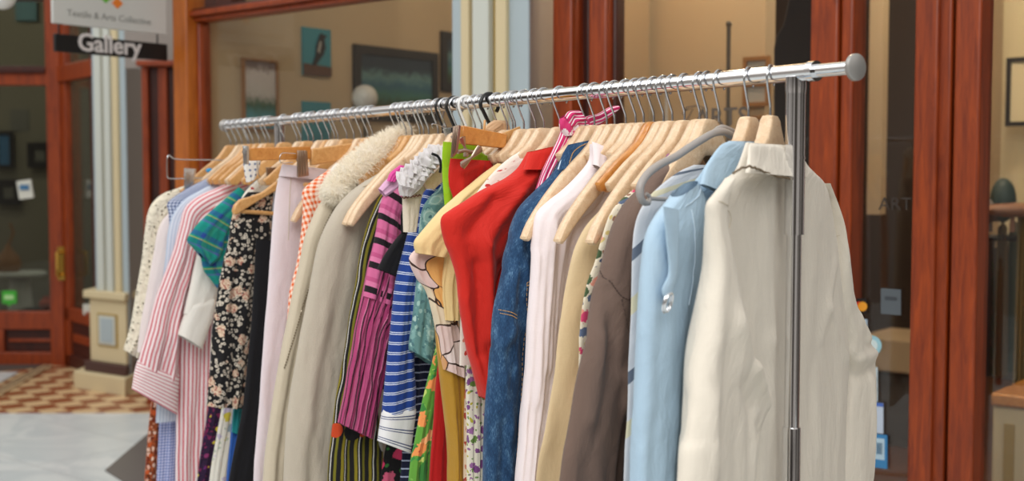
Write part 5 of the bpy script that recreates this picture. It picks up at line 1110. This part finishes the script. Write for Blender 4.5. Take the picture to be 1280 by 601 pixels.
Loft(p, [(512, 206), (498, 214), (484, 224), (474, 236)], [(516, 214), (508, 226), (496, 238), (482, 246)], dy=.0, th=.008, amp=.006, nf=2, seed=195, nt=20).build('body', C['laven'], g)
Loft(p, [(500, 206), (488, 216), (484, 226)], [(508, 208), (500, 218), (494, 228)], dy=.014, th=.005, amp=.003, seed=196, nt=14).build('strap', C['magenta'], g)
# --- olive print dress
p = Plane(536, 0)
g = garment('olive_print_dress', 'olive black and white printed dress right of the oatmeal coat', 'dress', p)
Loft(p, [(484, 236), (474, 246), (464, 268), (456, 292), (450, 320), (445, 352), (438, 390), (431, 440), (421, 495), (414, 550), (410, 601)], [(500, 240), (496, 256), (490, 276), (486, 300), (480, 330), (476, 360), (470, 400), (466, 440), (470, 495), (478, 550), (480, 601)], dy=0, th=.014, amp=.004, nf=3, seed=201, hem=.5).build('body', C['multi'], g)
p = Plane(541, 0)
g = garment('dark_floral_dress', 'black dress with pink and green flowers below the striped cuff', 'dress', p)
C['darkfloral'] = cloth('black_rose_floral', floral((20, 20, 22), [(206, 60, 100), (60, 130, 60), (200, 90, 120)], 24, .38, [(50, 110, 50)], 40, .2), crinkle=.3)
Loft(p, [(490, 500), (486, 540), (480, 570), (476, 601)], [(530, 500), (528, 540), (522, 570), (520, 601)], dy=0, th=.010, amp=.004, seed=203, hem=.6).build('skirt_panel', C['darkfloral'], g)
hanger(536, 0, 'wooden hanger carrying the olive printed dress')
# --- oatmeal coat
p = Plane(515, 2)
g = garment('oatmeal_coat', 'long oatmeal linen coat beside the fur collared coat', 'coat', p)
L = [(498, 200), (484, 210), (468, 220), (453, 229), (434, 244), (419, 262), (406, 286), (398, 308), (392, 335), (386, 370), (378, 410), (370, 455), (363, 500), (358, 540), (355, 601)]
R = [(508, 204), (500, 218), (490, 234), (478, 250), (466, 266), (458, 282), (452, 300), (450, 320), (448, 345), (444, 375), (438, 410), (430, 450), (421, 495), (414, 545), (410, 601)]
Loft(p, L, None, dy=-.006, th=.016, amp=.003, seed=211, hem=.55, inset=.02).build('body', C['linen_grey'], g)
sl = Loft(p, L, R, dy=.010, th=.024, amp=.006, nf=1.3, seed=212, nt=90, ns=36, hem=.55); sl.build('sleeve', C['linen_grey'], g)
q = MB(); q.tube([sl.near(a, b, .001) for a, b in catmull([(450, 233), (462, 228), (476, 222), (484, 216)], 12)], .0012, 6); q.build('collar_seam', C['stitch_cream'], g)
hanger(515, 2, 'wooden hanger carrying the oatmeal linen coat', 'tan')
r = hanger(525, 3, 'pale wooden hanger with bare arm tip over the oatmeal coat')
r2 = hanger(530, 3, 'second pale wooden hanger arm tip over the oatmeal coat')
# --- fur collar coat
p = Plane(496, 2)
g = garment('fur_collar_coat', 'beige zipped leather look coat with ivory fur collar', 'coat', p)
L = [(436, 222), (420, 232), (408, 244), (397, 260), (390, 276), (382, 296), (376, 325), (371, 345), (361, 390), (351, 440), (343, 490), (336, 540), (330, 601)]
Loft(p, L, None, dy=-.004, th=.016, amp=.003, seed=221, hem=.5, inset=.01).build('body', C['leather'], g)
R = [(452, 232), (442, 244), (434, 256), (424, 268), (412, 284), (404, 302), (398, 325), (394, 345), (386, 390), (376, 440), (368, 490), (362, 540), (358, 601)]
sl = Loft(p, L, R, dy=.006, th=.020, amp=.005, nf=1.2, seed=222, nt=80, hem=.5); sl.build('front_panel', C['leather'], g)
sl.seam([(412, 262), (402, 280), (392, 310), (386, 345), (372, 385), (360, 425), (350, 460)], plain('zip_metal_tape', (150, 138, 118), .4, .5), g, .0018, 'zip', n=60, dash=True)
# fur : thousands of curved strands round a rolled core
core = [(416, 236), (432, 222), (450, 208), (466, 194), (482, 182), (498, 172), (512, 166)]
cc3 = [Vector((p.loc(a, b, .02)[0], .02, p.loc(a, b, .02)[1])) for a, b in catmull(core, 30)]
q = MB(); rad = [.020 + .010 * math.sin(PI * min(1, i / 30 * 1.15)) for i in range(31)]; q.tube(cc3, rad, 14); lob = Vector((p.loc(421, 240, .025)[0], .025, p.loc(421, 240, .025)[1])); q.sphere(lob, .036, 16, 10, (1.1, .8, .75)); fo = q.build('fur_collar', C['fur'], g)
rf = random.Random(11); q = MB()
for k in range(7500):
    if rf.random() < .26: c0 = lob; R0 = .034; d = Vector((rf.gauss(0, 1), rf.gauss(0, 1), rf.gauss(0, 1))).normalized(); d = Vector((d.x, d.y * .8, d.z * .75))
    else:
        i = rf.randrange(0, 30); c0 = cc3[i].lerp(cc3[i + 1], rf.random()); R0 = rad[i]; t_ = (cc3[i + 1] - cc3[i]).normalized(); d = Vector((rf.gauss(0, 1), rf.gauss(0, 1), rf.gauss(0, 1))); d = (d - t_ * d.dot(t_)).normalized()
    b0 = c0 + d * R0 * .95; ln = rf.uniform(.010, .020); sw = (d + Vector((rf.gauss(0, .35), rf.gauss(0, .35), rf.gauss(-.15, .35)))).normalized(); sd = sw.cross(Vector((rf.gauss(0, 1), rf.gauss(0, 1), rf.gauss(0, 1)))).normalized() * .0007
    m1 = b0 + sw * ln * .55; tp = m1 + (sw + Vector((0, 0, -.35)) + Vector((rf.gauss(0, .3), rf.gauss(0, .3), rf.gauss(0, .3)))).normalized() * ln * .5
    q.add([b0 - sd, b0 + sd, m1 + sd * .8, m1 - sd * .8, tp], [(0, 1, 2, 3), (3, 2, 4)])
q.build('fur_pile', C['fur'], fo, kind='stuff')
hanger(496, 2, 'wooden hanger carrying the fur collared coat', 'tan')
# --- orange gingham
p = Plane(466, 4)
g = garment('gingham_shirt', 'orange and white gingham shirt strip left of the fur collared coat', 'shirt', p)
Loft(p, [(416, 209), (402, 218), (388, 228), (378, 240), (379, 262), (376, 300), (371, 330), (364, 355), (360, 385)], [(438, 216), (430, 226), (418, 240), (408, 256), (402, 275), (394, 308), (388, 335), (382, 365), (376, 392)], dy=0, th=.013, amp=.004, nf=2, seed=231, hem=.9).build('body', C['orangegingham'], g)
Loft(p, [(420, 204), (415, 210), (413, 217)], [(440, 206), (438, 214), (432, 220)], dy=.016, th=.010, amp=.002, seed=232, nt=10).build('collar', C['offwhite'], g)
hanger(466, 4, 'wooden hanger carrying the orange gingham shirt', 'tan')
# --- white jeans on clip bars
p = Plane(443, 8)
g = garment('white_jeans', 'pinkish white jeans clipped to a long wooden bar hanger', 'trousers', p)
jl = Loft(p, [(353, 207), (348, 224), (344, 245), (341, 280), (338, 320), (335, 365), (331, 410), (328, 450), (324, 510), (320, 560), (317, 601)], [(410, 214), (408, 228), (404, 245), (398, 280), (394, 320), (390, 365), (386, 410), (380, 450), (372, 510), (366, 560), (362, 601)], dy=0, th=.015, amp=.004, nf=1.6, seed=241, hem=.35, nt=80); jl.build('leg_panel', C['white_denim'], g)
Loft(p, [(353, 205), (351, 213), (349, 220)], [(411, 212), (410, 220), (409, 227)], dy=.002, th=.018, amp=.001, seed=242, nt=8).build('waistband', C['white_denim'], g)
jl.seam([(361, 222), (358, 260), (356, 300)], C['stitch_cream'], g, .0007)
hanger(452, 6, 'wooden hanger with low bare tip over the white jeans', bar=True)
r = thing('clip_hanger', 'long amber wooden clip hanger above the white jeans', 'hanger'); place(r, 443, 8); child('hook', ME['hook'], r)
q = MB(); boxp(q, p, [(309, 185), (386, 183), (386, 199), (310, 201)], .022, .032); q.build('bar', MAT['hanger_orange'], r, bevel=.002)
q = MB(); boxp(q, p, [(386, 186), (444, 178), (470, 172), (468, 182), (434, 199), (386, 207)], .020, .034); q.build('shoulder_piece', MAT['hanger_tan'], r, bevel=.003)
clip(p, [(371, 188), (382, 188), (384, 219), (371, 221)], .036, r, 'bronze'); q = MB(); q.tube(pp(p, catmull([(370, 192), (352, 192), (351, 203), (366, 203)], 24), .040), .0011, 6); q.build('clip_wire', MAT['steel'], r)
clip(p, [(303, 182), (309, 182), (309, 205), (304, 205)], .030, r, 'steel', 3)
# --- black top strip below
p = Plane(412, 4)
g = garment('black_dress', 'plain black dress falling below the black floral dress', 'dress', p)
Loft(p, [(320, 300), (314, 400), (305, 500), (296, 550), (286, 601)], [(372, 300), (368, 400), (350, 500), (345, 550), (342, 601)], dy=0, th=.012, amp=.004, seed=251, hem=.6).build('body', C['black'], g)
# --- black floral dress on its wooden hanger
p = Plane(392, 6)
g = garment('black_floral_dress', 'black dress with small cream and rust flowers on wooden hanger', 'dress', p)
L = [(310, 240), (297, 256), (289, 276), (286, 300), (279, 325), (274, 350), (270, 385), (266, 420), (263, 460), (259, 507)]
R = [(342, 240), (340, 256), (339, 276), (338, 300), (337, 325), (336, 350), (334, 385), (328, 420), (320, 460), (308, 511)]
Loft(p, L, R, dy=0, th=.022, amp=.009, nf=2.6, seed=261, nt=80, ns=40).build('body', C['blackfloral'], g)
r = thing('wooden_hanger', 'tan wooden hanger with dowel bar holding the black floral dress', 'hanger'); place(r, 392, 6); child('hook', ME['hook'], r)
q = MB(); boxp(q, p, [(289, 263), (291, 256), (298, 249), (310, 246), (326, 240), (350, 222), (372, 206), (380, 214), (350, 234), (322, 250), (306, 260), (294, 268), (290, 268)], .022, .036); q.build('shoulder_piece', MAT['hanger_tan'], r, bevel=.003)
q = MB(); q.tube(pp(p, [(302, 264), (344, 267)], .026), .0055, 10); q.build('trouser_bar', MAT['hanger_tan'], r)
# clip holding white printed item
p = Plane(372, 6)
r = thing('clip_hanger', 'wire arm clip hanger with ribbed steel clip beside the polka fabric', 'hanger'); place(r, 372, 6); child('hook', ME['hook'], r)
q = MB(); q.tube(pp(p, catmull([(366, 196), (340, 194), (323, 196), (322, 210), (325, 221), (334, 223)], 24), .02), .0011, 6); q.build('wire_arm', MAT['steel'], r)
clip(p, [(332, 209), (346, 209), (348, 225), (334, 226)], .026, r, 'bronze', 5)
g = garment('polka_scarf', 'white fabric with small blue dots under the amber bar', 'fabric', p)
Loft(p, [(304, 198), (305, 212), (308, 228)], [(326, 197), (324, 210), (318, 224)], dy=.004, th=.008, amp=.003, seed=271, nt=12).build('body', C['polka'], g)
p = Plane(365, 5)
g = garment('collar_blouse', 'white blouse with red and violet trim beside the ribbed clip', 'blouse', p)
Loft(p, [(350, 206), (338, 214), (318, 228), (304, 244), (298, 262)], [(372, 212), (362, 224), (348, 238), (330, 252), (316, 266)], dy=.004, th=.012, amp=.006, seed=273, nt=24).build('body', C['ditsywhite'], g)
# --- low pieces: purple, white print, blue, teal
for px_, nm, lab, L_, R_, mt in ((384, 'royal_blue_skirt', 'royal blue skirt showing low beside the plain black dress', [(300, 440), (292, 510), (288, 550), (283, 601)], [(330, 440), (312, 510), (304, 550), (296, 601)], 'royal'),
    (362, 'white_print_skirt', 'white skirt with yellow print low beside the purple one', [(285, 440), (279, 500), (268, 560), (262, 601)], [(310, 440), (300, 500), (290, 560), (286, 601)], 'whitefloral'),
    (352, 'purple_skirt', 'dark purple patterned skirt low under the black floral dress', [(270, 440), (262, 500), (252, 560), (246, 601)], [(292, 440), (284, 500), (276, 560), (270, 601)], 'purple')):
    p = Plane(px_, 3); g = garment(nm, lab, 'skirt', p); Loft(p, L_, R_, dy=0, th=.012, amp=.004, seed=px_, hem=.45).build('skirt_panel', C[mt], g)
p = Plane(388, 3); g = garment('teal_skirt', 'teal satin skirt sliver under the black floral dress hem', 'skirt', p)
Loft(p, [(300, 480), (292, 512), (290, 540)], [(330, 480), (309, 512), (304, 545)], dy=0, th=.009, amp=.003, seed=281).build('skirt_panel', C['teal'], g)
# --- teal madras
p = Plane(338, 4)
g = garment('madras_blouse', 'teal and blue checked blouse with wide short sleeve', 'blouse', p)
Loft(p, [(298, 234), (282, 248), (266, 262), (250, 277), (241, 288), (234, 300), (240, 308), (248, 316)], [(308, 242), (300, 258), (292, 272), (284, 288), (280, 300), (278, 312), (272, 324), (262, 332)], dy=.006, th=.016, amp=.004, nf=1.5, seed=291).build('sleeve', C['plaid'], g)
Loft(p, [(262, 284), (252, 312), (254, 336), (264, 350), (272, 360)], [(300, 284), (296, 312), (290, 336), (286, 350), (282, 362)], dy=-.010, th=.012, amp=.004, nf=2, seed=292).build('body', C['plaid'], g)
hanger(338, 4, 'wooden hanger carrying the teal checked blouse', 'tan')
# --- white sleeve
p = Plane(325, 3)
g = garment('white_shirt', 'off white shirt with turned up sleeve cuff over the pink stripes', 'shirt', p)
L = [(296, 238), (276, 252), (262, 268), (252, 290), (247, 315), (242, 338), (236, 365), (230, 392)]
R = [(308, 250), (300, 270), (296, 290), (290, 310), (284, 330), (278, 350), (272, 370), (268, 386)]
Loft(p, L, R, dy=.006, th=.020, amp=.004, nf=1.3, seed=301).build('sleeve', C['offwhite'], g)
Loft(p, [(238, 378), (230, 396), (223, 418)], [(269, 366), (267, 390), (252, 436)], dy=.006, th=.026, amp=.002, nf=1, seed=302, nt=16).build('cuff', C['offwhite'], g)
Loft(p, [(280, 300), (276, 380), (272, 430)], [(310, 300), (305, 380), (300, 430)], dy=-.010, th=.01, amp=.003, seed=303).build('body', C['offwhite'], g)
hanger(325, 3, 'wooden hanger carrying the off white cuffed shirt', 'tan')
# --- pink striped dress
p = Plane(317, 2)
g = garment('striped_dress', 'pink and white striped shirt dress with wide pale cuff', 'dress', p)
L = [(304, 220), (286, 228), (268, 236), (250, 244), (238, 252), (230, 262), (225, 280), (219, 305), (211, 330), (202, 355), (194, 380), (184, 415), (172, 454)]
R = [(312, 232), (296, 244), (284, 256), (272, 266), (262, 278), (254, 292), (248, 310), (242, 330), (236, 355), (230, 380), (226, 405), (224, 440), (222, 480)]
Loft(p, [(296, 232), (262, 250), (240, 270), (232, 300), (226, 360), (222, 420), (221, 480), (220, 540), (219, 601)], [(326, 250), (318, 270), (300, 300), (296, 360), (290, 420), (284, 480), (268, 540), (262, 601)], dy=-.014, th=.014, amp=.005, nf=3, seed=311, hem=.45).build('body', C['pinkstripe'], g)
Loft(p, L, R, dy=.006, th=.024, amp=.007, nf=2, seed=312, nt=80, ns=40).build('sleeve', C['pinkstripe'], g)
Loft(p, [(172, 450), (168, 466), (165, 486)], [(224, 468), (223, 490), (221, 518)], dy=.006, th=.028, amp=.004, nf=1.2, seed=313, nt=18).build('cuff', C['pinkcuff'], g)
hanger(317, 2, 'wooden hanger carrying the pink striped dress', 'tan')
# --- light blue pinstripe, navy gingham
p = Plane(310, 1)
g = garment('pinstripe_shirt', 'light blue pinstriped shirt left of the pink striped dress', 'shirt', p)
Loft(p, [(300, 214), (270, 228), (246, 240), (229, 251), (216, 268), (210, 290), (207, 320), (204, 350), (200, 400)], None, dy=0, th=.013, amp=.004, seed=321, hem=.75).build('body', C['bluepin'], g)
p = Plane(305, 1)
g = garment('navy_gingham_shirt', 'navy gingham shirt shoulder above the crochet cardigan', 'shirt', p)
Loft(p, [(288, 214), (262, 222), (240, 232), (222, 243), (209, 254), (211, 268), (212, 300), (210, 360)], None, dy=0, th=.012, amp=.003, seed=331, hem=.8).build('body', C['bluecheck'], g)
hanger(310, 1, 'wooden hanger carrying the light blue pinstriped shirt'); hanger(303, 1, 'wooden hanger second from the far end of the rail')
p = Plane(300, 1)
g = garment('sky_gingham_dress', 'sky blue gingham dress hem left of the pink striped dress', 'dress', p)
Loft(p, [(226, 300), (212, 380), (204, 440), (200, 500), (198, 550), (196, 601)], [(262, 300), (250, 380), (240, 440), (232, 500), (228, 550), (226, 601)], dy=0, th=.015, amp=.005, nf=2, seed=341, hem=.5).build('skirt_panel', C['bluegingham'], g)
# --- pale pink shirt and crochet cardigan
p = Plane(296, 1)
g = garment('pale_shirt', 'pale pinkish white shirt inside the crochet cardigan', 'shirt', p)
Loft(p, [(250, 240), (226, 254), (210, 268), (203, 276), (197, 290), (192, 318), (187, 345), (182, 375), (177, 400), (172, 440)], [(270, 250), (250, 270), (240, 290), (234, 310), (228, 330), (222, 350), (216, 370), (210, 395), (206, 420), (202, 445)], dy=.0, th=.020, amp=.004, nf=2, seed=351).build('sleeve', C['palepink'], g)
p = Plane(289, 1)
g = garment('crochet_cardigan', 'cream openwork crochet cardigan farthest along the rail', 'cardigan', p)
L = [(236, 230), (220, 236), (204, 242), (192, 252), (185, 266), (181, 290), (178, 320), (174, 345), (170, 370), (165, 400), (160, 420), (155, 437)]
R = [(250, 240), (236, 250), (222, 260), (214, 272), (208, 290), (206, 320), (202, 345), (198, 370), (192, 395), (188, 412), (182, 430), (174, 449)]
Loft(p, L, R, dy=.004, th=.020, amp=.004, nf=2, seed=361, nt=80).build('sleeve', C['crochet'], g)
Loft(p, [(230, 250), (206, 300), (200, 360), (192, 420)], [(270, 250), (262, 300), (256, 360), (250, 420)], dy=-.016, th=.008, amp=.003, seed=362).build('body', C['crochet'], g)
p = Plane(292, 1)
g = garment('rust_skirt', 'rust brown floral skirt hem lowest at the far end', 'skirt', p)
Loft(p, [(196, 440), (191, 490), (186, 530), (183, 565), (180, 601)], [(214, 440), (206, 490), (202, 530), (200, 565), (198, 601)], dy=0, th=.014, amp=.005, nf=2, seed=371, hem=.5).build('skirt_panel', C['brownfloral'], g)
hanger(289, 1, 'wooden hanger carrying the crochet cardigan at the far end', 'tan')
# wire trouser hanger with clip sticking out at the far left
p = Plane(296, 3)
r = thing('clip_hanger', 'chrome wire clip hanger sticking out furthest left over the cardigan', 'hanger'); place(r, 296, 3); child('hook', ME['hook'], r)
q = MB(); q.tube(pp(p, catmull([(290, 201), (270, 200), (222, 199), (212, 194), (209, 198), (209, 218), (212, 223), (232, 223), (258, 222)], 60), .02), .0017, 8); q.build('wire_frame', MAT['steel'], r)
clip(p, [(230, 210), (244, 211), (240, 229), (230, 237)], .022, r, 'steel', 5)
q = MB(); q.tube(pp(p, catmull([(226, 240), (240, 232), (258, 222), (272, 212)], 12), .010), [.007] * 13, 10); q.build('wooden_arm', MAT['hanger_tan'], r)
q = MB(); x_, z_ = p.loc(262, 213, .03); q.sphere((x_, .03, z_), .009, 14, 10, (1.3, .7, .8)); q.build('blue_bead', plain('turquoise_bead', (30, 140, 196), .3), r)
# mid clip hanger over the frilled blouse
p = Plane(568, 2)
r = thing('clip_hanger', 'steel clip hanger with green backed clip over the white frills', 'hanger'); place(r, 568, 2)
hk = MB(); hk = hook_mb(.0036, .020); hk.build('hook', MAT['black'], r)
q = MB(); q.tube(pp(p, catmull([(552, 195), (528, 195), (525, 198), (524, 206), (524, 214)], 20), .03), .0013, 6); q.tube(pp(p, [(552, 195), (560, 190), (568, 178)], .026), .0013, 6); q.build('wire_arm', MAT['steel'], r)
clip(p, [(521, 214), (530, 213), (531, 232), (524, 233)], .034, r, 'steel', 3); clip(p, [(534, 213), (542, 213), (542, 229), (535, 231)], .030, r, 'bronze', 3)
r = thing('clip_hanger', 'steel clip hanger right below the black hooks beside lime dress', 'hanger'); place(r, 554, 2); p = Plane(554, 2); hook_mb(.0028, .019).build('hook', MAT['black'], r)
clip(p, [(553, 161), (564, 159), (566, 172), (558, 174)], .034, r, 'steel', 5); q = MB(); q.tube(pp(p, catmull([(541, 160), (540, 155), (548, 156), (556, 160)], 12), .034), .0012, 6); q.tube(pp(p, [(564, 160), (554, 158), (554, 140)], .02), .0014, 6); q.build('wire_arm', MAT['steel'], r)
# loose hooks: white plastic, black plastic
r = thing('plastic_hanger', 'white plastic hanger hook between the black hooks', 'hanger'); place(r, 583, 0); hook_mb(.0028, .019, .09).build('hook', MAT['white_plastic'], r); b_ = wood_mb(half=.045, thick=.005, thickn=.006, top=-.078); b_.build('shoulder_piece', MAT['white_plastic'], r)
r = thing('plastic_hanger', 'thick black plastic hanger hook beside the tan ribbon bow', 'hanger'); place(r, 612, 0); hook_mb(.0040, .022, .09).build('hook', MAT['black'], r); b_ = wood_mb(half=.045, thick=.005, thickn=.006, top=-.078); b_.build('shoulder_piece', MAT['black'], r)
p = Plane(622, 0)
g = garment('ribbon_bow', 'tan ribbon bow looped over a hanger hook beside the amber bar', 'ribbon', p)
C['tan'] = cloth('tan_ribbon', (206, 168, 130), rough=.5)
Loft(p, [(618, 150), (610, 155), (604, 161), (606, 164)], [(634, 151), (634, 156), (630, 162), (622, 165)], dy=.012, th=.010, amp=.006, nf=2, seed=401, nt=14).build('loop', C['tan'], g)
Loft(p, [(624, 152), (628, 158), (630, 166)], [(634, 153), (637, 160), (637, 168)], dy=.018, th=.006, amp=.003, seed=402, nt=10).build('tail', C['tan'], g)
# hangers of the far crowd, mostly hidden
far = [(634, 'pale wooden hanger first to the right of the tan ribbon bow'), (622, 'pale wooden hanger whose hook carries the tan ribbon bow'), (602, 'thin wired wooden hanger just left of the thick black hook')]
for a, lb in far: hanger(a, 0, lb)
lab = {508: 'golden wooden hanger whose neck shows right of the fur collar', 503: 'pale wooden hanger behind the fur collar tip', 460: 'golden wooden hanger just left of the fur collar top', 356: 'golden wooden hanger just right of the far chrome post', 333: 'pale wooden hanger with lone hook just left of the far chrome post'}
for a in (508, 503, 460, 434, 423, 419, 412, 403, 386, 377, 356, 333, 312):
    hanger(a, 2, lab.get(a, 'wooden hanger crowded with others above the amber clip bar'), 'hanger' if a % 2 else 'tan', group='wooden hangers crowded above the amber clip bar' if a not in lab else 'loose wooden hangers')
